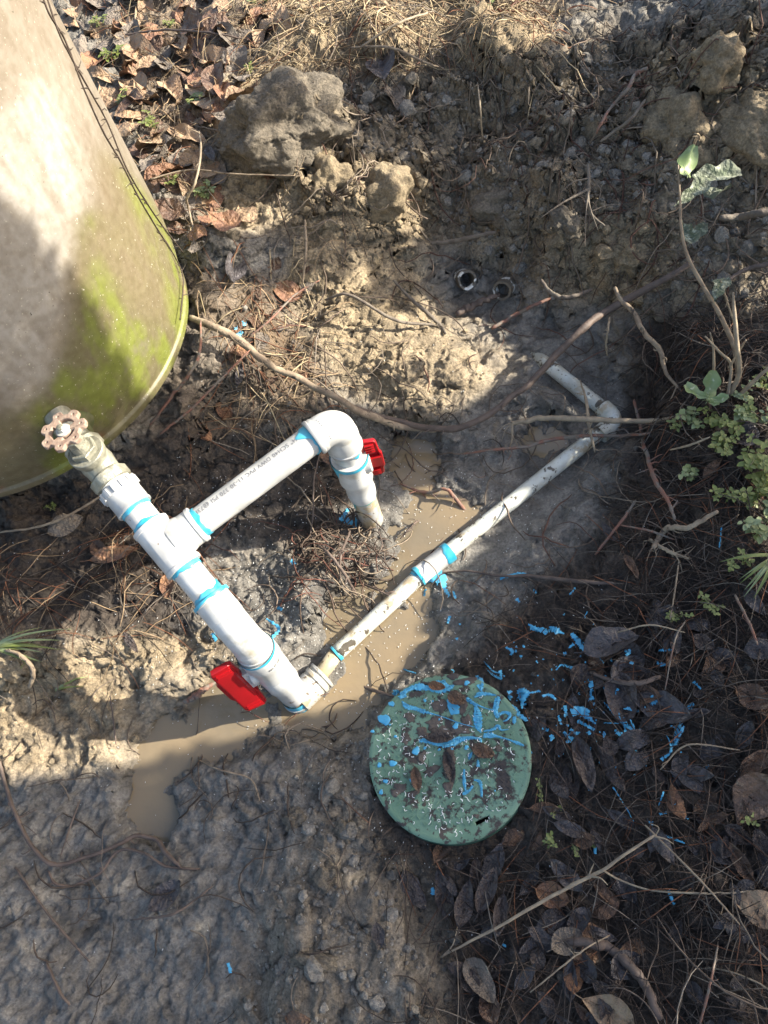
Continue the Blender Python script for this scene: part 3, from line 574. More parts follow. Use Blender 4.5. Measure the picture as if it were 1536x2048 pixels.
band(P2, dc, .0345, .021, .0166, seed=22, amp=.002, parent=cp); band(P2, dc, -.0345, -.030, .0166, seed=23, amp=.0015, parent=cp); band(P2, dc, -.034, -.042, TRd+.0002, seed=24, amp=.004, parent=cp, drips=[(2.0, .5, .008)])
mb = MB(); dq = (P4-P3)/np.linalg.norm(P4-P3); db_ = -dc; C3 = P3+dc*.006-dq*.004
ea = C3+db_*.040; eb = C3+dq*.036
mb.add(*tube(bend(ea, C3, eb, .022, .0160), .0155, 32)); mb.add(*rev([(.0150, .018), (.0163, .020), (.0163, .040), (.0132, .0405)], 36), M=frame(C3, db_)); mb.add(*rev([(.0150, .016), (.0163, .018), (.0163, .036), (.0132, .0365)], 36), M=frame(C3, dq))
mb.build('elbow_fitting', m_thin, asm, auto=40)
mb = MB(); mb.add(*tube([C3+dq*.02, P4, P5], TRd, 32)); mb.build('pipe', m_thin, asm)
# riser under the far elbow
y1, y2, y3, y4 = lr(699, 915), lr(712, 950), lr(722, 975), lr(727, 987); yb = float(np.linalg.norm(Rb-Rr))
seg('pipe', Rr, Dr, zR-.01, y1+.01, PR, m_pvc)
sideR = at(752, 905, .22)-at(705, 918, .22); sideR /= np.linalg.norm(sideR); sideR = sideR*.97+(CAM-Rr)/np.linalg.norm(CAM-Rr)*.10
bodyR = ball_valve(Rr, Dr, sideR, [(PR, y1-.004), (.0275, y1-.0035), (.0285, y1), (.0285, y1+.002), (.0262, y1+.005), (.0245, y1+.018), (.0265, y2-.002), (.0268, y2+.004), (.0240, y2+.012), (.0222, y3), (.0235, y3+.003), (.0225, y4), (.0206, y4+.001)], (y1+y2)/2-.004, 0, .70, .036)
band(Rr, Dr, y1-.0042, y1+.003, .0285, seed=31, amp=.0007, parent=bodyR, drips=[(k_, .10, l_) for k_, l_ in ((3.5, .028), (4.6, .034), (2.3, .02))])
seg('pipe', Rr, Dr, y4-.02, yb+.03, PR*.96, m_pvc_old)
band(Rr, Dr, y4+.001, y4+.006, PR*.96+.0003, seed=33, amp=.002, drips=[(k_, .12, l_) for k_, l_ in ((3.2, .03), (3.8, .022), (4.4, .034), (5.0, .018), (2.4, .02))], mt=mat('faded_primer', (.06, .25, .25), .5, var=(.12, .33, .30), vscale=80))
# gate valve
gv = MB(); g0 = a0+.004; g1 = g0+.075
gv.add(*rev([(.0195, g0-.002), (.0255, g0), (.0265, g0+.003), (.0265, g0+.014), (.0215, g0+.018), (.0220, g0+.026), (.0235, g0+.036), (.0220, g0+.048), (.0215, g0+.054), (.0255, g0+.058), (.0255, g0+.070), (.0210, g1), (.0185, g1), (.0185, g1+.05)], 36, rfun=lambda r, z, a: r*(1-.045*math.cos(a*6)) if (r > .025) else r), M=frame(E_, Dm))
gc = E_+Dm*(g0+.036); upv = np.array([-.06, .02, 1.0]); upv /= np.linalg.norm(upv)
gv.add(*rev([(.020, -.004), (.0205, .018), (.0245, .021), (.0250, .024), (.0250, .0300), (.0240, .0312)], 40), M=frame(gc, upv))
gate = gv.build('gate_valve', m_brass, asm, auto=35)
def hexprof(r, z0_, z1_, top): return rev([(r, z0_), (r, z1_-.0012), (r-.0012, z1_), (top, z1_)], 6)
hb = MB(); hb.add(*hexprof(.0190, .031, .040, .012), M=frame(gc, upv)); hb.add(*rev([(.0125, .040), (.0115, .050)], 24), M=frame(gc, upv)); hb.build('bonnet_nut', m_brass, gate, smooth=False)
hb = MB(); hb.add(*hexprof(.0118, .048, .060, .006), M=frame(gc, upv)); hb.build('packing_nut', m_brass, gate, smooth=False)
hb = MB(); hb.add(*rev([(.0048, .058), (.0048, .088), (.0035, .089)], 18), M=frame(gc, upv)); hb.build('stem', m_brass, gate)
def handwheel():
    wz = .074; n = 7; out = []
    for k in range(280):
        a = 2*math.pi*k/280; out.append((a, .0265+.0036*np.tanh(2.6*math.cos(n*a))))
    O = [(r*math.cos(a), r*math.sin(a)) for a, r in out]
    holes = []
    for k in range(n):
        a = 2*math.pi*k/n; c = (.0246*math.cos(a), .0246*math.sin(a)); holes.append([(c[0]+.0024*math.cos(t), c[1]+.0024*math.sin(t)) for t in np.linspace(0, 2*math.pi, 14, endpoint=False)])
    wins = []                                    # gaps between hub, spokes and rim
    for k in range(3):
        s = 2*math.pi*k/3+.3; arc = np.linspace(s, s+2*math.pi/3-.55, 14)
        wins.append([(.0178*math.cos(t), .0178*math.sin(t)) for t in arc]+[(.0098*math.cos(t), .0098*math.sin(t)) for t in arc[::-1]])
    v, f = curve_mesh([O]+holes+wins, .0022, .0012, 2)
    v = v.copy(); rr = np.hypot(v[:, 0], v[:, 1]); v[:, 2] += np.where(rr > .016, .0035, .0035*(rr/.016)**2)-.002
    return v, f
v, f = handwheel(); wz = .077; hb = MB(); fr = frame(gc+upv*wz, upv, (1, .3, 0)); hb.add(v, f, M=fr); hb.build('handwheel', m_wheel, gate, auto=50)
hb = MB(); hb.add(*rev([(.0095, .076), (.0098, .0795), (.0092, .0815), (.004, .082)], 28), M=frame(gc, upv)); hb.add(*hexprof(.0058, .0815, .0865, .0035), M=frame(gc, upv)); hb.build('wheel_nut', mat('zinc', (.55, .55, .50), .35, var=(.40, .39, .34), vscale=80), gate, auto=30)
# small print on the valve and elbow: unreadable dark ticks, a dotted mould line
tk = MB(); vw = CAM-(E_+Dl*z1); vw -= Dl*(vw@Dl); vw /= np.linalg.norm(vw); sd = np.cross(Dl, vw)
for k in range(15):
    th = -.62+k*.055+random.uniform(-.01, .01)
    if k in (5, 9): continue
    c_ = E_+Dl*(z1+.0005)+(vw*math.cos(th)+sd*math.sin(th))*.0288
    tk.add(*tube([c_, c_+Dl*random.uniform(.002, .0045)], .0003, 4))
tk.build('size_marks', m_ink, bodyL)
tk = MB()
for k in range(10):
    q = Rr-Db*.022; vw = CAM-q; vw -= Db*(vw@Db); vw /= np.linalg.norm(vw); sd = np.cross(Db, vw); th = -.75+k*.15
    c_ = q+(vw*math.cos(th)+sd*math.sin(th))*(FR*.975); tk.add(*tube([c_, c_+Db*.0012], .0005, 6))
tk.build('mould_dots', m_ink, [o for o in bpy.data.objects if o.name.startswith('elbow_fitting.001')][0])
# ------------------------------------------------------------------ valve box lid
lidn = np.array([-.03, -.02, 1.0]); lidn /= np.linalg.norm(lidn)
LF = frame(LC, lidn, (1, .0, 0))
def lid_xy(px, py):                          # photo point -> lid plane coordinates
    d = RM @ np.array([px-768, -(py-1024), -F]); t = ((LC-CAM)@lidn)/(d@lidn); p = CAM+d*t-LC
    X_ = np.array(LF.col[0][:3]); Y_ = np.array(LF.col[1][:3]); return float(p@X_), float(p@Y_)
def ring_rect(pxs): return [tuple(.915*c for c in lid_xy(*p)) for p in pxs]
box = empty('valve_box', 'round green irrigation box lid spattered with blue primer and dirt beside the puddle', 'valve box', loc=tuple(LC))
m_lid = mat('green_plastic', (.115, .205, .135), .62, var=(.15, .25, .175), vscale=14, bump=.0006, bscale=300,
            spots=[((.045, .036, .032), 26, .535, .07), ((.05, .04, .035), 75, .54, .05), ((.36, .42, .38), 11, .66, .02), ((.30, .33, .28), 160, .70, .02)], spec=.4)
holes = [ring_rect([(817,1360),(849,1346),(853,1359),(821,1374)]), ring_rect([(951,1655),(988,1638),(993,1652),(957,1670)])]
cx_, cy_ = lid_xy(857, 1525); holes.append([(cx_+.0022*math.cos(t), cy_+.0062*math.sin(t)) for t in np.linspace(0, 6.28, 18, endpoint=False)])
v, f = curve_mesh([[(LR*math.cos(t), LR*math.sin(t)) for t in np.linspace(0, 2*math.pi, 160, endpoint=False)]]+holes, .003, .0022, 3)
mb = MB(); mb.add(v, f, M=LF); z_ = .0053
rng = np.random.RandomState(5); s_ = .0088
for i in range(-14, 15):
    for j in range(-14, 15):
        x, y = i*s_, j*s_
        if x*x+y*y > (LR-.012)**2 or (-.06 < x < .045 and .022 < y < .052): continue
        if any(abs(x-np.mean([q[0] for q in h]))+abs(y-np.mean([q[1] for q in h])) < .018 for h in holes): continue
        a = .75 if (i+j) % 2 else -.82; c_, sn = math.cos(a), math.sin(a); l_, w_ = .0031, .0007
        vv = np.array([(c_*p*l_-sn*q*w_+x, sn*p*l_+c_*q*w_+y, z0q) for z0q, k in ((.0048, 1), (.0068, .8)) for p, q in ((-k, -k), (k, -k), (k, k), (-k, k))])
        mb.add(vv, [(4, 5, 6, 7), (0, 1, 5, 4), (1, 2, 6, 5), (2, 3, 7, 6), (3, 0, 4, 7)], M=LF)
mb.add(*rev([(LR+.0015, -.012), (LR+.0035, -.010), (LR+.0035, .0030), (LR+.001, .0052), (LR-.0035, .0056), (LR-.0055, .0045)], 160, False), M=LF)
lid = mb.build('lid', m_lid, box, auto=40)
mb = MB(); mb.add(*rev([(LR+.006, -.075), (LR+.005, -.013), (LR+.003, -.009), (LR+.001, -.011), (LR-.004, -.014), (LR-.006, -.075)], 120, False), M=LF)
mb.build('box_collar', mat('dark_green_plastic', (.03, .075, .05), .6), box)
# white shavings frame helper, primer splashes
def splash(px_poly, lift, fn, th=.0010):
    """a dried splash following the surface under it"""
    q = np.array(px_poly, float); c = q.mean(0); n = len(q); v = []; f = []
    for s_, dz in ((1, .0), (.86, th), (.5, th*1.15), (.02, th*1.2)):
        for p in q: a, b = c+(p-c)*s_; o = fn(a, b, lift+dz); v.append(o)
    for k in range(3):
        for i in range(n): f.append((k*n+i, k*n+(i+1) % n, (k+1)*n+(i+1) % n, (k+1)*n+i))
    return v, f
def blobpx(x, y, r, n=14, e=1.0, ang=0, rg=None):
    ph = [random.uniform(0, 6.28) for _ in range(3)]; out = []
    for k in range(n):
        t = 2*math.pi*k/n; rr = r*(1+.16*math.sin(2*t+ph[0])+.12*math.sin(3*t+ph[1])+.08*math.sin(5*t+ph[2]))
        a, b = rr*e*math.cos(t), rr*math.sin(t)/e; out.append((x+a*math.cos(ang)-b*math.sin(ang), y+a*math.sin(ang)+b*math.cos(ang)))
    return out
def streakpx(pts, ws):
    P = spline(pts, 5); P = spline(P, 3) if len(P) > 2 else P; W = np.interp(np.linspace(0, 1, len(P)), np.linspace(0, 1, len(ws)), ws)*np.array([random.choice((.6, .85, 1, 1.25))*random.uniform(.8, 1.2) for _ in P]); P = P+np.array([[random.gauss(0, .18), random.gauss(0, .18)] for _ in P])
    T = np.gradient(P, axis=0); T /= np.linalg.norm(T, axis=1)[:, None]+1e-9; N_ = np.c_[-T[:, 1], T[:, 0]]
    return P+N_*W[:, None]/2, P-N_*W[:, None]/2
def streak(mb, pts, ws, lift, fn, th=.0009):
    a, b = streakpx(pts, ws); n = len(a); v = []
    for p, q in zip(a, b):
        c = (p+q)/2; v += [fn(*p, lift), fn(*c, lift+th), fn(*q, lift)]
    mb.add(v, [x for i in range(n-1) for x in ((i*3, i*3+1, i*3+4, i*3+3), (i*3+1, i*3+2, i*3+5, i*3+4))])
def lidp(px, py, lift):
    x, y = lid_xy(px, py); p = LF @ Vector((x, y, .0055+lift)); return np.array(p)
def grd(px, py, lift): return G(px, py, lift)
Z6 = lambda x, y: (700+x*400/1536, 1300+y*420/1613)
def on_lid(px, py):
    x, y = lid_xy(px, py); return x*x+y*y < (LR-.001)**2
m_paint = mat('wet_blue_primer', (.09, .40, .60), .45, var=(.05, .27, .46), vscale=70)
lidmb = MB(); gmb = MB()
def S6(pts, ws):
    P = [Z6(*p) for p in pts]
    # split at lid rim
    D_ = spline(P, 4); W = np.interp(np.linspace(0, 1, len(D_)), np.linspace(0, 1, len(ws)), ws)*.27
    for flag, mb_, fn in ((True, lidmb, lidp), (False, gmb, grd)):
        run = [i for i, p in enumerate(D_) if on_lid(*p) == flag]
        if len(run) > 1: streak(mb_, [D_[i] for i in run], [W[i] for i in run], .0012 if flag else .004, fn)
for pts, ws in [([(540,705),(600,700),(680,725),(740,735),(800,712),(860,690),(940,680),(1010,690)], [22,40,30,34,50,36,20,14]), ([(1030,665),(1080,660),(1140,672),(1220,695),(1290,720),(1335,740)], [30,34,14,10,26,10]),
  ([(405,400),(440,440),(500,455),(560,475),(620,492),(700,515),(770,540),(850,570),(960,598)], [10,34,26,30,14,6,8,8,6]), ([(965,430),(980,480),(985,540),(990,600),(1010,640)], [18,40,56,40,8]), ([(900,380),(940,410),(985,430),(1060,460),(1130,470)], [30,24,14,8,10]),
  ([(960,370),(1000,345),(1060,345),(1120,355)], [14,30,22,10]), ([(1140,370),(1125,430),(1120,480),(1140,525)], [30,40,34,26]), ([(1150,500),(1190,485),(1230,500),(1210,540),(1180,555)], [20,18,24,14,8]), ([(1030,630),(1100,615),(1140,590),(1160,620),(1220,615)], [12,20,24,12,6]),
  ([(940,790),(925,820),(918,845)], [8,24,10]), ([(1005,690),(1008,760),(1010,830)], [20,10,5]), ([(985,850),(988,900)], [14,24]), ([(880,920),(878,980),(885,1050),(890,1085)], [12,24,20,10]), ([(870,1110),(900,1095),(935,1070),(940,1050)], [20,26,10,20]),
  ([(955,1000),(1000,1015),(1010,1060),(1015,1130)], [12,24,20,14]), ([(420,330),(480,300),(540,290),(600,300),(680,290),(740,250)], [30,26,50,30,70,30]), ([(640,300),(700,290),(760,300),(800,280)], [50,80,40,16]), ([(340,330),(380,350),(440,360)], [40,60,14]),
  ([(780,160),(800,170),(780,220)], [6,8,6]), ([(380,60),(378,120),(430,160),(510,185)], [6,14,10,8]), ([(975,210),(1000,260),(1010,320)], [20,50,16]), ([(1030,100),(1060,130),(1100,170),(1170,190)], [6,10,12,8]), ([(1050,150),(1100,200),(1160,230)], [10,12,16]),
  ([(1310,330),(1330,360),(1320,400),(1335,450)], [50,44,20,26]), ([(1290,370),(1370,360)], [20,30]), ([(1220,360),(1230,390)], [20,8]), ([(1230,430),(1270,480),(1310,520)], [14,50,20]), ([(1265,520),(1262,570)], [30,20]), ([(1330,530),(1355,550)], [20,24])]: S6(pts, ws)
for x, y, r in [(815,590,24),(232,888,18),(335,875,27),(512,780,30),(245,1095,18),(280,1012,18),(500,980,17),(475,1005,14),(897,753,17),(270,540,44),(325,420,22),(355,670,12),(580,758,12),(690,770,11),(788,765,10),(935,1062,10),(1115,1085,7),(690,540,8),(545,290,30),(900,260,20),(312,580,8),(180,630,14),(580,395,12),(640,400,7)]:
    P = [Z6(*p) for p in blobpx(x, y, r)]; lidmb.add(*splash(P, .001, lidp))
P = [Z6(*p) for p in [(745,400),(770,350),(830,345),(862,380),(855,440),(865,490),(820,500),(780,505),(755,450)]]; lidmb.add(*splash(P, .0008, lidp, .0004))
ls = lidmb.build('primer_splashes', m_paint, lid)
dm = MB()
for x, y, r, e in [(470,520,60,1.2),(440,680,50,1),(560,640,50,1.3),(640,560,70,1.2),(700,430,60,1.1),(860,430,55,.9),(900,560,60,1.1),(700,650,75,1.5),(560,830,60,.8),(780,820,75,.8),(620,930,70,1.2),(760,940,60,1),(400,1060,60,1.3),(480,1110,50,1.4),(860,620,50,1.3),(1000,780,60,1.2),(520,960,36,.8),(770,1210,24,1.2),(960,1275,26,1.3),(1150,760,30,.8),(1210,1130,26,1),(350,1100,40,1),(900,250,60,1.6),(800,210,40,1.4),(760,1060,50,.8)]:
    P = [Z6(*p) for p in blobpx(x+random.uniform(-12, 12), y, r*random.uniform(.7, 1.05), 22, e, random.uniform(-.5, .5))]; c = np.mean(P, 0); P = [tuple(c+(np.array(p)-c)*random.uniform(.72, 1.12)) for p in P]; dm.add(*splash(P, .0002, lidp, .0011))
dm.build('caked_dirt', mat('caked_dirt', (.055, .043, .038), .8, var=(.10, .08, .065), vscale=90, bump=.002, bscale=220), lid)['kind'] = 'stuff'
Z8 = lambda x, y: (1000+x*536/1536, 1180+y*540/1547)
for pts, ws in [([(160,210),(210,235),(260,255),(240,225)],[10,20,26,8]), ([(280,225),(320,245),(365,262)],[14,36,8]), ([(405,262),(440,300),(470,345),(515,388)],[24,34,26,14]), ([(420,320),(390,345)],[16,8]), ([(470,310),(530,360),(590,430)],[5,5,4]), ([(320,470),(350,440),(400,455),(480,455)],[6,10,16,14]),
  ([(485,470),(515,530),(515,620)],[5,30,10]), ([(500,640),(535,628)],[14,20]), ([(580,548),(640,575),(675,585)],[6,14,18]), ([(655,590),(650,610)],[20,12]), ([(590,652),(640,710),(700,780),(715,835)],[6,14,10,20]), ([(625,630),(665,690),(690,770),(770,815)],[4,16,14,10]), ([(590,770),(650,772),(720,768)],[5,6,5]), ([(720,780),(770,830)],[12,14]), ([(740,750),(765,810)],[8,12]), ([(660,825),(700,838),(740,826)],[16,24,8]), ([(705,862),(745,860),(785,868)],[22,26,10]),
  ([(775,620),(850,632),(920,645),(990,685)],[3,5,5,3]), ([(905,602),(885,640),(855,665)],[22,30,24]), ([(830,640),(900,600)],[10,14]), ([(700,690),(740,690),(790,705)],[8,20,12]), ([(820,680),(845,695),(835,712)],[10,22,20]), ([(1098,660),(1075,690),(1070,720)],[18,34,14]), ([(1050,735),(1055,755)],[24,20]), ([(1045,790),(1015,850),(995,900)],[16,18,22]), ([(945,840),(968,890),(968,935),(915,982)],[6,8,14,20]), ([(405,715),(450,700),(500,740),(545,775)],[40,50,30,8]), ([(420,685),(470,690),(510,710)],[16,26,14]), ([(440,760),(500,790),(535,810)],[20,16,14]),
  ([(370,670),(375,730)],[24,18]), ([(400,805),(430,830),(455,825)],[16,20,8]), ([(362,820),(400,860),(415,855)],[16,30,20]), ([(375,880),(410,868)],[16,20]), ([(240,800),(275,815)],[12,20]), ([(285,840),(300,855),(285,870)],[18,20,10]), ([(120,585),(145,600),(130,650),(125,690)],[30,40,24,8]), ([(45,600),(70,590)],[24,10]), ([(0,720),(40,705),(60,725)],[16,22,16]), ([(50,660),(85,700),(105,750)],[10,36,20]), ([(75,740),(90,765)],[24,28]), ([(120,730),(150,752)],[18,22]), ([(0,850),(60,868),(100,880),(130,895)],[6,8,22,10]), ([(240,620),(280,610),(320,640)],[14,18,12]), ([(165,600),(230,590)],[10,12]),
  ([(330,730),(350,780)],[14,16]), ([(900,360),(950,358),(985,352)],[10,12,8]), ([(890,430),(920,440),(960,430)],[16,20,10]), ([(740,425),(760,432)],[18,16]), ([(715,330),(740,335),(735,370),(715,388)],[14,16,18,14]), ([(640,1135),(690,1210),(760,1330)],[8,6,4]), ([(930,1160),(915,1200),(900,1240)],[12,8,5]), ([(905,1290),(945,1280)],[16,14]), ([(855,1330),(860,1360)],[24,18]), ([(885,1395),(960,1420),(1050,1455)],[20,14,8]), ([(1100,535),(1140,580)],[16,8]), ([(1045,1300),(1070,1315)],[16,14]), ([(540,1480),(540,1515)],[18,14]), ([(495,1095),(510,1155)],[24,16]),
  ([(395,45),(430,0)],[10,10]), ([(190,20),(210,30)],[16,10]), ([(95,65),(110,85)],[20,10]), ([(480,175),(495,140)],[10,6]), ([(770,930),(765,900),(785,885)],[14,16,8]), ([(590,820),(595,870)],[16,10]), ([(500,820),(515,835)],[22,18]), ([(790,830),(820,825)],[14,20]), ([(970,785),(995,800)],[10,8]), ([(30,340),(70,360),(60,385)],[10,24,10]), ([(0,470),(10,520)],[20,10]), ([(360,380),(375,375)],[20,14])]:
    streak(gmb, [Z8(*p) for p in pts], [w_*.35 for w_ in ws], .009, grd, .0005)
for x, y, r in [(1033,1025,12),(993,1063,14),(1180,1018,10),(960,418,8),(582,325,7),(548,340,9),(175,935,9),(345,945,16),(722,352,18),(800,800,8),(870,655,20)]: gmb.add(*splash([Z8(*p) for p in blobpx(x, y, r)], .006, grd))
for pts, ws in [([(845,1165),(880,1158),(890,1180),(900,1195)],[14,26,8,6]), ([(853,1170),(848,1195)],[10,6]), ([(700,1020),(682,1045)],[4,10]), ([(690,1045),(715,1050)],[10,16]), ([(585,1125),(592,1132)],[6,8]), ([(535,1240),(560,1260),(545,1280)],[4,8,6]), ([(558,1218),(566,1224)],[7,8]), ([(905,1185),(912,1200)],[7,5]),
   ([(475,660),(480,672),(472,682)],[8,12,8]), ([(484,650),(495,655)],[6,8]), ([(1000,1160),(1040,1150),(1060,1155)],[5,6,4]), ([(1060,1260),(1100,1265)],[8,10]), ([(1340,1500),(1370,1420)],[6,10]), ([(865,1775),(868,1790)],[7,9]), ([(1005,1888),(1012,1892)],[6,5]), ([(1335,1780),(1345,1810)],[6,7]), ([(460,1925),(465,1945)],[6,7]), ([(832,1105),(836,1075)],[4,5]), ([(1440,1060),(1436,1100)],[3,3]), ([(862,1150),(846,1185)],[6,4]), ([(430,1270),(436,1285)],[9,7]), ([(900,1235),(896,1250)],[6,5])]: streak(gmb, pts, ws, .005, grd)
for k in range(120):
    x = random.gauss(1150, 130); y = random.gauss(1420, 95)
    if not on_lid(x, y): gmb.add(*splash(blobpx(x, y, random.uniform(.8, 3.2), 8), .006, grd, .0005))
tag(gmb.build('primer_splatter', m_paint), 'bright blue primer splashed in streaks and drops over dark leaf litter', 'splatter', kind='stuff')
# ------------------------------------------------------------------ batch tubes for straw, roots, twigs
def tubes(mb, P, R, C, n=3):
    """P (N,M,3), R (N,M), C (N,3)"""
    N, M_, _ = P.shape; T = np.gradient(P, axis=1); T /= np.linalg.norm(T, axis=2, keepdims=True)+1e-12
    a = np.where(np.abs(T[:, :1, 2:3]) > .9, np.array([1.0, 0, 0]), np.array([0, 0, 1.0])); u = np.cross(T, np.broadcast_to(a, T.shape)); u /= np.linalg.norm(u, axis=2, keepdims=True)+1e-12; w_ = np.cross(T, u)
    an = np.arange(n)*2*np.pi/n
    V = P[:, :, None]+R[:, :, None, None]*(np.cos(an)[None, None, :, None]*u[:, :, None]+np.sin(an)[None, None, :, None]*w_[:, :, None])
    base = np.arange(N)[:, None, None]*M_*n+np.arange(M_-1)[None, :, None]*n; k = np.arange(n)[None, None, :]; k2 = (k+1) % n
    Q = np.stack([base+k, base+k2, base+n+k2, base+n+k], -1).reshape(-1, 4)+mb.n
    mb.v.append(V.reshape(-1, 3)); mb.f += list(map(tuple, Q.tolist())); mb.m += [0]*len(Q); mb.n += N*M_*n
    mb.c.append(np.repeat(np.c_[C, np.ones(N)], M_*n, 0))
def world_samples(n, xr=(-1.15, .75), yr=(-.35, 2.3)):
    x = RS.uniform(*xr, n); y = RS.uniform(*yr, n); z = hgt(x, y); px, py = pr(np.stack([x, y, z], -1))
    ok = (px > -120) & (px < 1656) & (py > -120) & (py < 2168) & (np.hypot(x-TC[0], y-TC[1]) > TR+.005); return x[ok], y[ok], z[ok], px[ok], py[ok]
def strands(n, mask, L, R, pal, pw, wig=.25, lift=(.001, .006), pts=7, hump=.35, dirbias=None, name='pine_straw', xr=(-1.15, .75), yr=(-.35, 2.3), tip=.5):
    x, y, z, px, py = world_samples(n, xr, yr); k = RS.rand(len(x)) < mask(px, py, x, y); x, y, px, py = x[k], y[k], px[k], py[k]; N = len(x)
    th = RS.uniform(0, 2*np.pi, N) if dirbias is None else dirbias(px, py, N); l = RS.uniform(*L, N); cur = RS.normal(0, wig, N)
    P = np.zeros((N, pts, 3)); cx, cy, t_ = x.copy(), y.copy(), th.copy()
    lf = RS.uniform(*lift, N); hp = RS.rand(N)*hump*l*RS.rand(N)
    for i in range(pts):
        s = i/(pts-1); P[:, i, 0] = cx; P[:, i, 1] = cy; P[:, i, 2] = lf+hp*math.sin(math.pi*s)
        t_ = t_+cur*.5+RS.normal(0, wig*.5, N); cx = cx+np.cos(t_)*l/(pts-1); cy = cy+np.sin(t_)*l/(pts-1)
    hz = hgt(P[..., 0], P[..., 1]); s = np.linspace(0, 1, pts)[None]
    line = hz[:, :1]*(1-s)+hz[:, -1:]*s; P[..., 2] += np.maximum(hz, hz*.35+line*.65)
    r = RS.uniform(*R, N)[:, None]*(1-(1-tip)*np.abs(2*s-1)**3); C = np.array(pal)[RS.choice(len(pal), N, p=pw)]*RS.uniform(.6, 1.4, N)[:, None]
    dd = np.hypot(P[..., 0]-TC[0], P[..., 1]-TC[1]).min(1); dl = np.hypot(P[..., 0]-LC[0], P[..., 1]-LC[1]).min(1); ok = (dd > TR+.008) & (dl > LR+.006)
    return P[ok], r[ok], C[ok]
m_fibre = mat('plant_fibre', (0, 0, 0), .75, attr='Col', var=(.6, .6, .6), vscale=120, spec=.3)
def stuff(name, label, cat, sets, n=3, m=None):
    mb = MB()
    for P, r, C in sets: tubes(mb, P, r, C, n)
    return tag(mb.build(name, m or m_fibre), label, cat, kind='stuff')
RED, TAN, DRK, GRY, STR = (.17, .075, .04), (.30, .21, .125), (.045, .032, .025), (.17, .14, .11), (.42, .33, .20)
L_ = lambda px, py: samp(M_litter, px, py)
M_A = poly_mask([[(340,560),(640,560),(680,860),(300,900)]], 3); M_B = poly_mask([[(-100,960),(330,930),(440,1130),(230,1290),(-100,1330)]], 3)
M_C = poly_mask([[(560,-100),(1140,-100),(1120,120),(700,170),(480,150)]], 3); M_D = poly_mask([[(960,1230),(1230,1130),(1290,900),(1290,640),(1700,600),(1700,2300),(860,2300),(900,1790),(740,1710),(720,1640),(1000,1700),(1090,1500),(1060,1380)]], 2)
M_E = poly_mask([[(100,-120),(600,-120),(500,180),(430,300),(400,560),(340,440),(200,180)]], 2)
M_F = poly_mask([[(560,1060),(740,1040),(780,1170),(660,1240),(600,1180)], [(560,1450),(690,1440),(680,1480),(560,1490)]], 1)
sA = strands(30000, lambda px, py, x, y: samp(M_A, px, py)*.55, (.03, .10), (.0006, .0011), [RED, TAN, STR, GRY], [.28, .34, .22, .16], .12)
sB = strands(30000, lambda px, py, x, y: samp(M_B, px, py)*.45, (.04, .12), (.0006, .0010), [RED, TAN, DRK, GRY], [.40, .25, .2, .15], .12)
sC = strands(26000, lambda px, py, x, y: samp(M_C, px, py)*.55, (.04, .13), (.0007, .0013), [RED, TAN, STR, GRY], [.16, .34, .38, .12], .12)
sD = strands(72000, lambda px, py, x, y: samp(M_D, px, py)*(.35+.25*(px > 1250)), (.03, .10), (.0005, .0009), [RED, (.09, .065, .05), DRK, GRY], [.10, .38, .40, .12], .12, lift=(.001, .008))
sE = strands(26000, lambda px, py, x, y: samp(M_E, px, py)*.3, (.03, .10), (.0006, .0011), [RED, TAN, STR, GRY], [.2, .4, .2, .2], .15)
stuff('pine_straw', 'mat of red brown and tan pine needles strewn round the excavation', 'pine needles', [sA, sB, sC, sD, sE])
rt1 = strands(26000, lambda px, py, x, y: samp(M_crumb, px, py)*.16*(py < 760)+.05*(py < 1200)*(px > 480)+.06*samp(M_F, px, py), (.04, .16), (.0006, .0016), [(.13, .095, .07), (.20, .16, .12), (.10, .05, .035)], [.5, .3, .2], .45, pts=10, lift=(.001, .007), hump=.3)
rt2 = strands(30000, lambda px, py, x, y: samp(M_F, px, py)*.8, (.03, .10), (.0006, .0015), [(.08, .055, .04), (.12, .05, .035), (.22, .17, .12)], [.5, .25, .25], .5, pts=9, lift=(.001, .015), hump=.5)
rt3 = strands(26000, lambda px, py, x, y: .05*(1-samp(M_pud, px, py))*(py > 1150)*(px < 1000)+.16*np.exp(-((px-850)**2+(py-870)**2)/110**2)+.12*np.exp(-((px-1280)**2+(py-900)**2)/110**2), (.03, .12), (.0005, .0013), [(.075, .055, .042), (.14, .11, .085)], [.6, .4], .4, pts=9, lift=(.0, .006), hump=.25)
rt4 = strands(9000, lambda px, py, x, y: .22*((px-1450)**2+(py-1940)**2 < 190**2), (.05, .18), (.0006, .0012), [(.22, .18, .14), (.12, .09, .07), (.24, .20, .15)], [.4, .4, .2], .3, pts=10, lift=(.004, .03), hump=.4)
stuff('fine_roots', 'tangle of thin torn roots matted through the dug mud', 'roots', [rt1, rt2, rt3, rt4], 4)
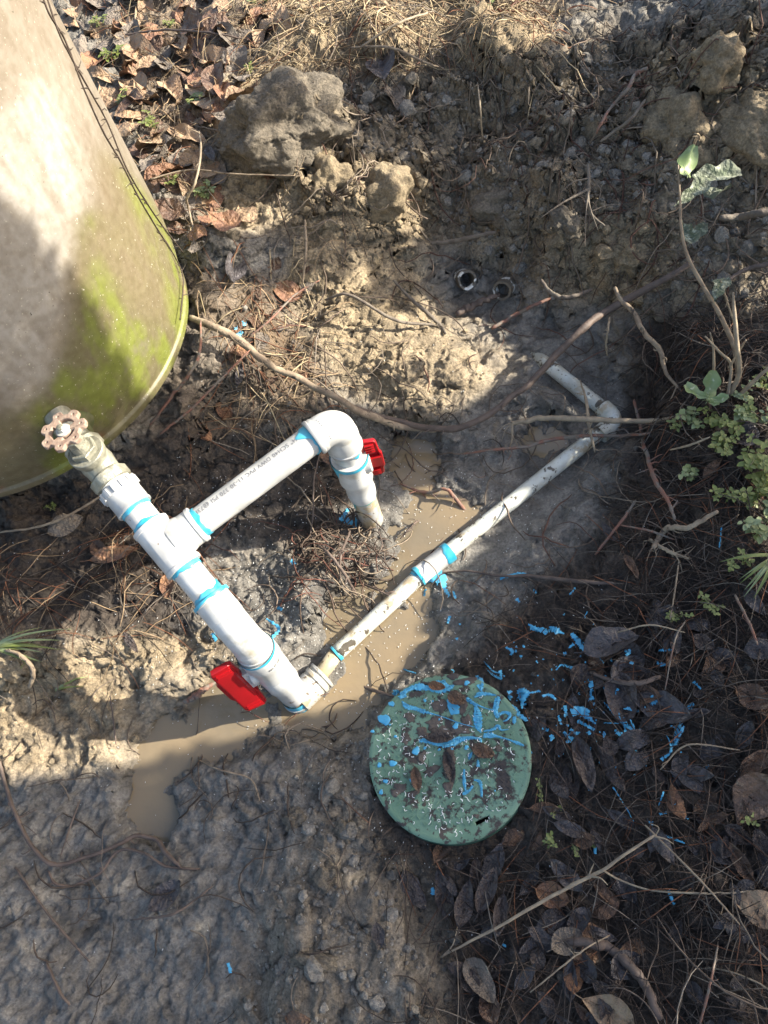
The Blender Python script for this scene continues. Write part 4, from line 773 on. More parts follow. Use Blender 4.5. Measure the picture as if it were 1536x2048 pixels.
# ------------------------------------------------------------------ soil crumbs
ico = bmesh.new(); bmesh.ops.create_icosphere(ico, subdivisions=2, radius=1); IV = np.array([tuple(v.co) for v in ico.verts]); IF = np.array([[v.index for v in f.verts] for f in ico.faces]); ico.free()
from mathutils import noise as mn
def crumb_shapes(k=10):
    out = []
    for i in range(k):
        o = Vector((i*3.3, i*1.7, 0)); d = np.array([1+.45*mn.noise(Vector(v)*1.3+o)+.30*mn.noise(Vector(v)*3+o) for v in IV]); d = d*(1+RS.uniform(-.13, .13, len(d))); out.append(IV*d[:, None]*np.array([1, RS.uniform(.7, 1), RS.uniform(.6, .9)]))
    return out
CS = crumb_shapes()
def crumbs(n, mask, smin, smax, pw_=2.2):
    x, y, z, px, py = world_samples(n); k = RS.rand(len(x)) < mask(px, py); x, y, px, py = x[k], y[k], px[k], py[k]
    dl = np.hypot(x-LC[0], y-LC[1]); ok = dl > LR+.012; x, y, px, py = x[ok], y[ok], px[ok], py[ok]; N = len(x)
    s = smin*(1-RS.rand(N)*(1-(smin/smax)**pw_))**(-1/pw_); t = samp(M_tan, px, py); d_ = samp(M_dark, px, py)
    V = np.empty((N, len(IV), 3)); z = hgt(x, y)
    for i in range(N):
        a = RS.uniform(0, 6.28); c, sn = math.cos(a), math.sin(a); sh = CS[i % 10]*s[i]; V[i, :, 0] = sh[:, 0]*c-sh[:, 1]*sn+x[i]; V[i, :, 1] = sh[:, 0]*sn+sh[:, 1]*c+y[i]; V[i, :, 2] = sh[:, 2]+z[i]+s[i]*.15
    C = (C_grey*1.25)[None]*(1-t[:, None])+C_tan[None]*t[:, None]; C = C*(1-d_[:, None]*.6)*RS.uniform(.7, 1.25, N)[:, None]
    Q = (IF[None]+np.arange(N)[:, None, None]*len(IV)).reshape(-1, 3); C = np.repeat(C, len(IV), 0); return V.reshape(-1, 3), Q, C
cv, cq, cc = crumbs(76000, lambda px, py: np.clip(samp(M_crumb, px, py)*(.42+.2*(py < 700))+samp(M_tan, px, py)*.06*(py < 1200)+.014*(samp(M_pud, px, py) < .1), 0, 1), .0017, .0175, 1.9)
o = grid_mesh('soil_crumbs', cv, cq, cc, np.zeros(len(cv)), MSOIL); o.data.polygons.foreach_set('use_smooth', np.zeros(len(cq), bool)); tag(o, 'loose crumbs of clay soil scattered over the spoil heap and mud', 'soil', kind='stuff')
# ------------------------------------------------------------------ large clods
def clod(px, py, rp, sq, label, colr, seed, rot=0, sink=.35):
    p = G(px, py); Z_ = -((p-CAM)@RM)[2]; r = rp*Z_/F; bm = bmesh.new(); bmesh.ops.create_icosphere(bm, subdivisions=6 if rp > 60 else 5, radius=1); o_ = Vector((seed*5.1, seed*2.3, seed)); cols = []
    V = np.array([tuple(v.co) for v in bm.verts]); Fq = [tuple(v.index for v in f.verts) for f in bm.faces]; bm.free(); D_ = []
    for v in V:
        q = Vector(v); a = mn.noise(q*1.0+o_)*.45+mn.noise(q*2.2+o_)*.30-.10*abs(mn.noise(q*3.1+o_*.7)); w1 = mn.noise(q*5+o_); b_ = .045*w1+.03*mn.noise(q*11+o_)+.022*mn.noise(q*24+o_)+.016*mn.noise(q*48+o_)-.10*max(0, .05-abs(mn.noise(q*1.6-o_)))/.05*.4
        rough_ = max(0, mn.noise(q*1.7-o_)+.30); b_ += rough_*(.05*abs(mn.noise(q*9-o_))+.07*abs(mn.noise(q*19-o_))+.06*abs(mn.noise(q*38-o_))); D_.append(1+a+b_); cols.append(.85+.2*w1+.3*mn.noise(q*14))
    D_ = [d*(1-.10*max(0, mn.cell(Vector(v)*2.6+o_)-.35)) for d, v in zip(D_, V)]
    V = V*np.array(D_)[:, None]*np.array([sq[0], sq[1], sq[2]])*r; c, s = math.cos(rot), math.sin(rot); V = np.c_[V[:, 0]*c-V[:, 1]*s, V[:, 0]*s+V[:, 1]*c, V[:, 2]]
    V += p-np.array([0, 0, r*sq[2]*.38]); C = np.array(colr)[None]*np.array(cols)[:, None]
    return tag(grid_mesh('clay_clod', V, np.array(Fq), C, np.zeros(len(V)), MSOIL), label, 'clod', 'large clay clods on the spoil heap')
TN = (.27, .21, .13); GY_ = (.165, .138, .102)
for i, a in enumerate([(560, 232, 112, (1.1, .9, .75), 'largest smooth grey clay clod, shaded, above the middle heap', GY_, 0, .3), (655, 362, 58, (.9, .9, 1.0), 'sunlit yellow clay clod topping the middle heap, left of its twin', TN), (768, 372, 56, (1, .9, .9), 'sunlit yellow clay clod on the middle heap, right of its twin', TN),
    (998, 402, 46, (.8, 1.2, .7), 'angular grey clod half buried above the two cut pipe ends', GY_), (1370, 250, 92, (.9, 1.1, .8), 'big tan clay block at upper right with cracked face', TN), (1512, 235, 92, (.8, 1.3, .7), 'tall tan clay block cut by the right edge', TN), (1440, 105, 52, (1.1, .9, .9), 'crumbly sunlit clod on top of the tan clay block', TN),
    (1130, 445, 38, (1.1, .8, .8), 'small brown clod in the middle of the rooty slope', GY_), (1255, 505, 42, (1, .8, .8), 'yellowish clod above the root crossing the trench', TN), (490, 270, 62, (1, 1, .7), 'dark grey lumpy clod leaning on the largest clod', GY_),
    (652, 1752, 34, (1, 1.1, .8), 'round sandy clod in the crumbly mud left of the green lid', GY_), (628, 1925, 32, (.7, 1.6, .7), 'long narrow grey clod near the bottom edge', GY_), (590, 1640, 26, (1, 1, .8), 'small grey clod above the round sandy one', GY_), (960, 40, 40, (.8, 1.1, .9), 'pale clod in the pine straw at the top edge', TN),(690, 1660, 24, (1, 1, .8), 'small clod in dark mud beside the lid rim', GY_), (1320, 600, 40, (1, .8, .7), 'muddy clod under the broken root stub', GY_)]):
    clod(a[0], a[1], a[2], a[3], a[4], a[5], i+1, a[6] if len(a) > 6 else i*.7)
# ------------------------------------------------------------------ roots, branches, sticks
m_bark = mat('bark', (.17, .125, .085), .8, var=(.28, .22, .15), vscale=70, bump=.0012, bscale=260, spots=[((.06, .045, .035), 60, .60, .05)])
m_mudroot = mat('mud_coated_root', (.15, .125, .095), .85, var=(.09, .07, .055), vscale=50, bump=.002, bscale=180)
m_redroot = mat('red_root', (.19, .085, .055), .75, var=(.13, .095, .075), vscale=60, bump=.001, bscale=220, spots=[((.15, .125, .10), 30, .50, .06)])
m_pale = mat('pale_twig', (.30, .235, .155), .7, var=(.19, .15, .105), vscale=70, bump=.0008, bscale=260)
m_dkroot = mat('dark_root', (.07, .05, .04), .7, var=(.12, .085, .065), vscale=50, bump=.0012, bscale=200)
def stick(name, label, cat, pts, ws, m, group=None, knob=.10, sub=()):
    """pts: (px, py, height over the ground under that point, or ('z', height)); ws in photo px"""
    P = []
    for q in pts:
        if len(q) == 4: P.append(at(q[0], q[1], q[2]))
        else: g = G(q[0], q[1]); P.append(at(q[0], q[1], g[2]+q[2]))
    W = []
    Q = spline(P, 9); t = np.linspace(0, 1, len(Q)); ww = np.interp(t, np.linspace(0, 1, len(ws)), ws)
    Zs = -((Q-CAM)@RM)[:, 2]; r = .84*ww*Zs/F/2
    sd = hash(label) % 97; sd = sum(map(ord, label)) % 97
    nz = np.array([[mn.noise(Vector((s*13, sd, k))) for k in range(3)] for s in t]); Q = Q+nz*r[:, None]*.55
    r = r*(1+knob*np.array([mn.noise(Vector((s*22, sd, 9)))*2 for s in t])); r[-1] *= .5; r[0] *= .8
    mb = MB(); mb.add(*tube(Q, list(r), 12, rough=.02))
    for (i0, dpx, dpy, dz, w_) in sub:           # side rootlets as part of the same piece
        k = int(i0*(len(Q)-1)); p = Q[k]; pp = pr(p); zt = p[2]+dz
        e = at(pp[0]+dpx, pp[1]+dpy, zt); mid = (p+e)/2+np.array([random.uniform(-.006, .006), random.uniform(-.006, .006), random.uniform(0, .006)])
        mb.add(*tube(spline([p, mid, e], 6), list(np.linspace(w_, w_*.3, 13)*Zs[k]/F/2), 6, rough=.1))
    return tag(mb.build(name, m), label, cat, group)
def rootlets(n, L, w_=3, dz=-.01): return [(random.uniform(.08, .98), random.uniform(-L, L), random.uniform(-L*.6, L), random.uniform(dz, .01), w_*random.uniform(.6, 1.2)) for _ in range(n)]
stick('root', 'long brown root leaving the tank foot and arching past the far elbow', 'root', [(380,635,.01),(430,655,.025),(478,680,.03),(520,716,.03),(560,740,.028),(620,768,.03),(680,800,.035),(740,832,.03),(800,852,.03),(872,862,.02)], [17,18,19,17,16,16,16,17,15,14], m_bark, sub=rootlets(10, 30))
stick('root', 'long curved root swinging across the trench up to the bank', 'root', [(700,812,.02),(790,842,.02),(872,858,.03),(940,848,.05),(1010,806,.06),(1062,764,.07),(1110,712,.07),(1165,658,.07),(1212,622,.06),(1300,575,.03),(1388,522,.02)], [12,14,16,16,15,15,17,17,19,18,12], m_dkroot, sub=rootlets(8, 26))
stick('root', 'straight pale root bridging the trench in front of the muddy elbow', 'root', [(1024,846,.035),(1052,842,.045),(1090,836,.055),(1160,838,.06),(1235,841,.06),(1300,842,.04),(1370,832,.015)], [9,12,13,13,13,12,8], m_pale, sub=[(0, -10, 60, -.03, 5), (.01, -22, 40, -.02, 3.5), (.02, 12, 52, -.03, 3.5), (.02, -40, 30, -.02, 3), (.9, 40, -14, .01, 5), (.95, 30, 20, -.01, 4)])
stick('root', 'thin dark red root lying over the muddy pipe below the pale one', 'root', [(925,908,.005),(985,900,.012),(1050,893,.03),(1110,878,.04),(1180,871,.045),(1240,872,.03),(1300,866,.012)], [4,7,8,9,9,8,6], m_redroot, sub=rootlets(8, 30, 3))
stick('root', 'short upright rootlet crossing in front of the muddy pipe', 'root', [(1160,760,.03),(1172,800,.05),(1178,850,.05),(1190,905,.03)], [3,7,8,5], m_pale, sub=rootlets(6, 26, 3))
stick('root', 'broken pale root stub sloping down the bank into red ends', 'root', [(1229,574,.05),(1242,600,.045),(1268,626,.04),(1290,668,.045),(1320,700,.03),(1330,742,.02),(1362,782,.01)], [8,11,12,12,12,9,5], m_bark, sub=rootlets(6, 30, 4))
stick('stick', 'bare orange red stick lying across the upper trench', 'stick', [(984,657,.02),(1030,630,.03),(1070,610,.03),(1102,596,.02)], [9,9,8,7], m_redroot)
stick('root', 'thin yellow rootlet hanging straight down over the trench bank', 'root', [(1219,634,.05),(1216,660,.06),(1212,690,.05),(1215,712,.03)], [5,5,5,3], m_pale, sub=rootlets(5, 14, 2, -.01))
stick('branch', 'long slender tan branch lying in the leaves at bottom right', 'branch', [(880,1915,.005),(930,1888,.012),(1000,1852,.022),(1080,1805,.03),(1150,1768,.035),(1205,1740,.04),(1260,1702,.045),(1313,1668,.04)], [4,6,7,8,9,8,7,6], m_pale, sub=[(.64, 12, -28, .01, 4), (.66, 34, 18, .01, 5), (.03, 30, -60, .01, 4), (1, -14, -22, .01, 3), (.99, 40, 16, .0, 4)])
stick('twig', 'thin twig tipped with blue paint running right to a brown leaf', 'twig', [(1208,1742,.03),(1240,1760,.02),(1300,1780,.015),(1380,1786,.015),(1460,1786,.012),(1520,1780,.01)], [5,5,4,5,5,3], m_pale)
stick('root', 'thick muddy root curving down through leaves near the bottom edge', 'root', [(1110,1885,.004),(1170,1885,.01),(1225,1900,.012),(1272,1945,.012),(1300,1990,.012),(1318,2040,.008)], [14,22,24,24,22,20], m_dkroot)
stick('root', 'long dark root looping round the left pool edge in the shade', 'root', [(-10,1490,.01),(8,1560,.01),(28,1620,.01),(62,1690,.01),(104,1728,.01),(170,1716,.008),(235,1690,.01),(270,1672,.014),(310,1680,.014),(338,1712,.012),(362,1736,.006)], [8,9,10,10,11,9,9,10,11,11,8], m_dkroot, sub=rootlets(9, 40, 4))
stick('root', 'second dark root trailing under the looped one into the mud', 'root', [(96,1742,.004),(112,1768,.006),(150,1770,.006),(200,1745,.008),(240,1700,.01),(290,1708,.01),(330,1732,.008),(400,1738,.004)], [5,7,7,7,7,7,7,5], m_dkroot, sub=rootlets(7, 34, 3))
stick('stick', 'peeled red wood splinter half sunk in the puddle beside the valve handle', 'stick', [(368,1405,.012),(388,1394,.016),(412,1376,.018),(438,1362,.014)], [9,17,14,6], m_redroot, knob=.3)
stick('root', 'grey brown crooked root stub among leaves right of the trench', 'root', [(1436,1022,.02),(1405,1040,.022),(1375,1056,.022),(1340,1054,.02),(1322,1070,.015),(1305,1096,.012)], [9,12,13,14,14,12], m_bark, sub=[(1, -12, 26, -.005, 4), (.98, 2, 20, 0, 3), (.6, 30, 10, 0, 4)])
stick('root', 'bundle of pale fibrous roots below the crooked stub', 'root', [(1298,1078,.01),(1325,1096,.014),(1350,1108,.016),(1380,1118,.01)], [7,9,9,5], m_pale, sub=rootlets(12, 40, 3))
stick('root', 'dark wavy root climbing the black bank beside the pipe elbow', 'root', [(1268,800,.02),(1280,850,.02),(1292,905,.02),(1310,960,.02),(1335,1000,.02),(1350,1040,.02)], [7,9,10,11,9,7], m_redroot, sub=rootlets(14, 34, 4))
stick('root', 'mud caked root end poking left from the upper slope', 'root', [(862,486,.03),(900,484,.035),(940,475,.035),(992,464,.02)], [9,11,10,9], m_mudroot)
stick('root', 'muddy root lying down the slope left of the cut pipe ends', 'root', [(786,560,.015),(820,596,.018),(850,622,.018),(880,650,.012),(892,668,.008)], [5,8,10,9,6], m_mudroot, sub=rootlets(5, 20, 3))
stick('root', 'red root sticking up from the spoil at upper right', 'root', [(1295,136,.05),(1270,150,.05),(1256,178,.05),(1222,215,.05),(1200,252,.04),(1180,288,.02)], [9,10,9,7,7,4], m_redroot, sub=rootlets(5, 20, 3))
stick('root', 'forked grey root hanging down the middle of the spoil slope', 'root', [(1176,330,.03),(1178,365,.035),(1176,400,.035),(1184,430,.035),(1210,452,.03)], [7,8,7,6,4], m_mudroot, sub=[(.35, -100, 60, -.02, 6), (.5, 20, 60, -.01, 4), (.2, -60, 30, 0, 4), (.7, 60, -14, 0, 3), (.45, -6, 100, -.03, 4)])
stick('root', 'grey root crossing diagonally on the spoil above the forked one', 'root', [(1290,200,.03),(1262,238,.03),(1230,262,.03),(1200,284,.025)], [6,8,8,6], m_mudroot)
stick('root', 'muddy hook shaped root at the foot of the clay bank', 'root', [(1082,560,.02),(1096,580,.03),(1120,594,.035),(1150,592,.035),(1185,578,.025)], [8,10,11,10,8], m_mudroot)
stick('root', 'thick mud coated root leaving the frame at upper right', 'root', [(1440,436,.03),(1480,434,.04),(1520,426,.04),(1580,420,.04)], [14,18,18,18], m_mudroot)
stick('root', 'dark mud coated root under the thick one at the right edge', 'root', [(1440,572,.02),(1490,540,.03),(1540,528,.03),(1600,520,.03)], [8,11,12,12], m_dkroot)
stick('stick', 'short curved bark stick lying in the mud above the green lid', 'stick', [(705,1350,.006),(718,1366,.010),(740,1378,.012),(765,1386,.012),(790,1394,.008)], [5,8,9,8,4], m_dkroot)
stick('stick', 'dark stick lying across the mud right of the blue ringed coupling', 'stick', [(852,1150,.006),(930,1142,.01),(1000,1152,.012),(1060,1152,.012),(1150,1162,.012),(1232,1168,.008)], [4,5,6,9,12,8], m_dkroot, sub=rootlets(4, 20, 3))
stick('stick', 'mud smeared root across the blue spattered litter', 'stick', [(1180,1345,.01),(1230,1362,.015),(1280,1366,.018),(1322,1352,.012)], [8,12,13,10], m_dkroot)
stick('stick', 'red brown knotted root running across the shallow middle pool', 'root', [(800,968,.01),(850,985,.014),(890,978,.016),(905,990,.014),(925,1015,.01),(938,1028,.006)], [4,8,8,10,9,6], m_redroot, sub=rootlets(8, 26, 3))
for i, (pts, ws, lab) in enumerate([([(700,1062,.03),(682,1110,.035),(680,1160,.02)], [6,7,4], 'upright brown root in the clump below the far riser'), ([(636,1090,.02),(660,1110,.04),(690,1150,.035),(716,1196,.015)], [5,7,8,5], 'dark root slanting down to the pool from the root clump'),
      ([(640,905,.04),(628,960,.03),(626,1030,.015),(618,1085,.005)], [3,4,4,3], 'thin dangling root left of the far riser'), ([(752,1040,.03),(765,1090,.02),(772,1140,.004)], [2,3,2], 'hair thin root right of the far riser'), ([(840,1040,.01),(825,1050,.02),(800,1078,.01)], [3,6,3], 'short brown root curl by the pool'),
      ([(720,1165,.01),(760,1182,.03),(780,1192,.03)], [3,5,3], 'thin root touching the buried white pipe')]): stick('root', lab, 'root', pts, ws, m_dkroot, sub=rootlets(5, 22, 3))
for i, (pts, ws, m_, lab) in enumerate([([(320,868,.02),(380,820,.03),(440,760,.04),(500,700,.03)], [5,6,6,4], m_redroot, 'reddish stick leaning from the shaded tank foot toward the root'), ([(300,850,.02),(345,790,.05),(395,720,.05),(402,640,.03)], [6,8,8,4], m_redroot, 'thicker red stick propped against the tank foot'),
      ([(500,672,.02),(540,640,.03),(590,590,.03),(640,560,.02)], [3,5,5,3], m_redroot, 'thin red twig pointing up to the clay slope'), ([(372,400,.03),(392,360,.05),(402,300,.05),(398,262,.04)], [5,6,5,3], m_pale, 'pale weed stem standing left of the middle heap'), ([(372,395,.03),(380,430,.02),(392,480,.01)], [6,5,4], m_bark, 'brown twig under the pale weed stem'),
      ([(300,358,.02),(380,340,.03),(470,348,.03),(600,352,.02)], [4,4,4,3], m_bark, 'long thin twig reaching right toward the middle heap'), ([(560,405,.02),(585,365,.05),(610,312,.07)], [3,4,3], m_pale, 'dry weed stalk standing beside the sunlit clod'),
      ([(250,70,.02),(330,60,.02),(420,66,.02),(500,80,.01)], [4,5,5,3], m_dkroot, 'thin dark twig across the leaves at the top'), ([(720,95,.02),(800,45,.03),(870,22,.02)], [5,6,4], m_pale, 'pale stick in sunny straw at the top'), ([(700,95,.01),(780,95,.02),(850,125,.02),(890,138,.01)], [4,6,6,4], m_bark, 'brown stick along the straw edge above the shade'),
      ([(955,165,.02),(960,210,.03),(965,280,.02)], [3,4,3], m_pale, 'pale curved rootlet on the shaded slope at top'), ([(610,440,.02),(612,500,.03),(605,570,.01)], [5,6,4], m_bark, 'brown root edging the middle clay slope'), ([(650,600,.02),(700,590,.03),(790,640,.02),(870,650,.02)], [6,7,8,6], m_mudroot, 'mud caked root across the sunny slope'),
      ([(0,895,.01),(100,880,.02),(200,850,.01)], [4,5,5], m_dkroot, 'dark root in shade below the tank valve'), ([(0,1065,.01),(90,1050,.02),(165,1015,.02),(250,960,.01)], [5,6,6,4], m_bark, 'thin branch in shade under the gate valve'), ([(60,1375,.01),(66,1340,.03),(40,1310,.03),(10,1300,.02)], [10,11,9,6], m_bark, 'crooked root beside the grass at the left edge'),
      ([(1466,640,.05),(1450,590,.08),(1440,560,.1)], [4,5,3], m_pale, 'dead forked twig by the sapling'), ([(1340,900,.03),(1380,890,.04),(1420,874,.04)], [4,6,4], m_pale, 'pale split stick lying on the green weeds'), ([(1190,1110,.01),(1245,1040,.02),(1272,1000,.02)], [6,8,6], m_redroot, 'brown root slanting up the black bank'),
      ([(1240,1050,.01),(1300,1062,.02),(1350,1080,.01)], [4,6,4], m_redroot, 'dark red root end on black soil'), ([(1340,1240,.02),(1350,1180,.03),(1358,1120,.02)], [3,4,3], m_bark, 'thin upright twig in black litter'), ([(1470,1190,.02),(1500,1250,.03),(1515,1290,.02)], [6,7,5], m_redroot, 'reddish stick slanting at the right edge'),
      ([(1330,1380,.02),(1350,1280,.03),(1372,1240,.02)], [3,4,3], m_redroot, 'pair of red pine needles standing over the blue splashes'), ([(1235,1265,.02),(1300,1250,.03),(1370,1265,.02)], [4,4,3], m_pale, 'pale bent straw over the broad leaf'), ([(30,1735,.004),(90,1820,.01),(140,1880,.01),(180,1925,.004)], [6,6,6,4], m_dkroot, 'straight dark root pressed in mud at lower left'),
      ([(90,1920,.004),(120,1985,.01),(140,2010,.004)], [7,8,5], m_dkroot, 'short black root pressed in mud near the bottom left corner'), ([(120,1715,.01),(145,1640,.015),(160,1600,.01)], [3,5,3], m_dkroot, 'thin root crossing the looped root at left'), ([(395,1520,.003),(440,1540,.01),(500,1558,.008),(520,1600,.004)], [4,4,4,3], m_bark, 'thin bent straw on wet mud below the puddle'),
      ([(380,1860,.01),(410,1880,.015),(418,1950,.004)], [4,6,4], m_mudroot, 'curved muddy rootlet near the bottom'), ([(260,1840,.01),(340,1830,.02),(390,1800,.015),(425,1772,.006)], [4,6,5,3], m_dkroot, 'dark twig fan lying on wet mud'), ([(220,1390,.01),(228,1450,.015),(232,1490,.01)], [3,4,3], m_dkroot, 'dark upright straw at the pool edge'), ([(1400,2048,.02),(1420,1970,.04),(1436,1890,.03)], [5,6,4], m_redroot, 'reddish stem near the bottom right'),
      ([(1290,1650,.02),(1400,1760,.03),(1480,1850,.02)], [4,5,4], m_bark, 'long thin dead stem across the dark straw'), ([(1320,1540,.02),(1375,1490,.03),(1480,1500,.02)], [3,4,3], m_bark, 'short dead stem above the diamond leaf'), ([(1060,1985,.02),(1160,1905,.03),(1220,1870,.02)], [3,4,3], m_bark, 'thin twig above the two toned leaf')]):
    stick('twig', lab, 'twig', pts, ws, m_, sub=rootlets(2, 18, 2))
# ------------------------------------------------------------------ cut pipe ends in the mud
for (px, py, tl, rot, lab) in ((934, 577, (.25, -.75, .62), .2, 'left one of two mud caked white pipe ends'), (1006, 602, (-.35, -.80, .50), 1, 'right one of two mud caked white pipe ends, nearest the red stick')):
    p = G(px, py, .022); fr = frame(p, tl); mb = MB(); n = 36
    pf = [(.0130, -.06), (.0130, .004), (.0138, .006), (.0178, .006), (.0186, .004), (.0186, -.06)]
    mb.add(*rev(pf, n, False, rfun=lambda r, z, a: r*(1+.03*math.sin(3*a+rot)+.02*math.sin(7*a))), M=fr)
    o = mb.build('cut_pipe_end', mat('caked_pvc', (.62, .62, .58), .55, var=(.50, .48, .42), vscale=60, bump=.0015, bscale=140, spots=[((.09, .075, .055), 38, .42, .04)]), auto=50); tag(o, lab, 'pipe end', 'cut pipe ends in the mud')
    mb = MB(); mb.add(*rev([(.0129, -.04), (.004, -.039)], 24, False), M=fr); mb.build('mud_plug', MSOIL if False else m_mudroot, o)
stick('stick', 'dark rotten wood piece beside the cut pipe ends', 'stick', [(912,628,.012),(940,614,.016),(975,598,.016),(1000,590,.01)], [14,18,14,8], m_dkroot, knob=.3)
# ------------------------------------------------------------------ leaves
def leaf_mesh(kind, seed, curl, fold):
    rng = np.random.RandomState(seed); m_, n = 15, 9; v = []; f = []
    for i in range(m_):
        s = i/(m_-1)
        if kind == 'lance': w_ = .20*math.sin(math.pi*s**.95)**.8
        elif kind == 'oval': w_ = .30*math.sin(math.pi*s**.9)**.62
        elif kind == 'obov': w_ = .32*math.sin(math.pi*s**1.5)**.6
        else: w_ = (.10+.28*s)*(1-.35*(.5+.5*math.cos(s*4.2*math.pi*1.0)))*math.sin(math.pi*min(1, s*.93+.05))**.35   # lobed oak
        for j in range(n):
            t = (j/(n-1))*2-1; e = 1+(.05*math.sin(9*s+seed)+.04*rng.rand())*(abs(t) > .9); y = t*max(w_, .004)*e
            z = fold*abs(y)*1.2+curl*((s-.45)**2*1.1-.1)+.05*math.sin(6*s+seed)*t*abs(t)+.018*math.sin(14*s+3*t+seed)-.012*abs(math.sin(s*22))*abs(t)
            v.append((s-.5, y, z))
    for i in range(m_-1):
        for j in range(n-1): f.append((i*n+j, (i+1)*n+j, (i+1)*n+j+1, i*n+j+1))
    mb = MB(); mb.add(v, f); x0 = v[(n//2)]; mb.add(*tube([(-.66, .02, x0[2]+.03), (-.58, .005, x0[2]+.01), (-.48, 0, x0[2]+.004), (-.1, 0, v[5*n+n//2][2]+.004), (.42, 0, v[13*n+n//2][2]+.004)], [.011, .010, .010, .006, .002], 5)); return mb
LM = {'tan': mat('tan_leaf', (.33, .23, .14), .6, var=(.23, .145, .085), vscale=2.2, bump=.01, bscale=9, spots=[((.12, .08, .05), 4, .62, .06)]),
      'orange': mat('orange_leaf', (.25, .13, .065), .55, var=(.17, .085, .05), vscale=2.2, bump=.01, bscale=9, spots=[((.10, .05, .03), 4, .62, .06)]),
      'grey': mat('muddy_leaf', (.20, .165, .13), .75, var=(.13, .105, .085), vscale=2.5, bump=.012, bscale=12, spots=[((.28, .24, .18), 3, .60, .08)]),
      'dark': mat('wet_dark_leaf', (.040, .030, .028), .38, var=(.065, .05, .045), vscale=2.2, bump=.01, bscale=9, spots=[((.10, .085, .07), 5, .64, .04)]),
      'slate': mat('slate_leaf', (.085, .075, .078), .42, var=(.05, .042, .04), vscale=2.2, bump=.01, bscale=9, spots=[((.14, .12, .10), 4, .64, .05)]),
      'brown': mat('brown_leaf', (.15, .085, .05), .5, var=(.085, .05, .035), vscale=2.2, bump=.01, bscale=9, spots=[((.22, .15, .09), 4, .62, .05)]),
      'green': mat('dusty_green_leaf', (.085, .11, .060), .75, var=(.16, .17, .12), vscale=3, bump=.008, bscale=10, spots=[((.36, .38, .28), 6, .56, .08)]),
      'lime': mat('fresh_leaf', (.15, .21, .07), .5, var=(.21, .26, .12), vscale=3, spots=[((.40, .42, .28), 6, .60, .08)])}
LIB = {}
def leaf_data(kind, colr, k):
    key = (kind, colr, k)
    if key not in LIB:
        o = leaf_mesh(kind, k*7+len(kind), [.5, -.3, .9, .1][k % 4], [.3, .05, -.2, .5][k % 4]).build('leaf', LM[colr]); LIB[key] = o.data; bpy.data.objects.remove(o)
    return LIB[key]
def orient(p, ang_px, tilt=.2, roll=None):
    """orientation lying on the ground, long axis along the photo angle"""
    pp = pr(p); q = at(pp[0]+20*math.cos(ang_px), pp[1]+20*math.sin(ang_px), p[2])-p; q /= np.linalg.norm(q)
    nrm = gnormal(p[0], p[1], .025); nrm = nrm*.6+np.array([0, 0, .4])+np.array([random.uniform(-tilt, tilt), random.uniform(-tilt, tilt), 0]); nrm /= np.linalg.norm(nrm)
    return nrm, q
def leaf(px, py, lp, ang, kind, colr, label, group=None, k=None, lift=.012, tilt=.25, cat='leaf', name='fallen_leaf', p=None, flip=False):
    p = G(px, py, lift) if p is None else p; Z_ = -((p-CAM)@RM)[2]; L0_ = lp*1.18*Z_/F; nrm, q = orient(p, math.radians(ang), tilt); ry = random.uniform(.75, 1.2)
    if flip: nrm = -nrm
    o = bpy.data.objects.new(name, leaf_data(kind, colr, random.randrange(4) if k is None else k)); S.collection.objects.link(o)
    o.matrix_world = frame(p, nrm, q) @ Matrix.Diagonal((L0_, L0_*ry, L0_*.9, 1)); fr = frame(p, nrm, q)
    m3 = fr.to_3x3(); m3 = Matrix((m3.col[0], m3.col[1], m3.col[2])).transposed(); o.matrix_world = Matrix.Translation(Vector(p)) @ m3.to_4x4() @ Matrix.Diagonal((L0_, L0_*ry, L0_*1.1, 1))
    return tag(o, label, cat, group)
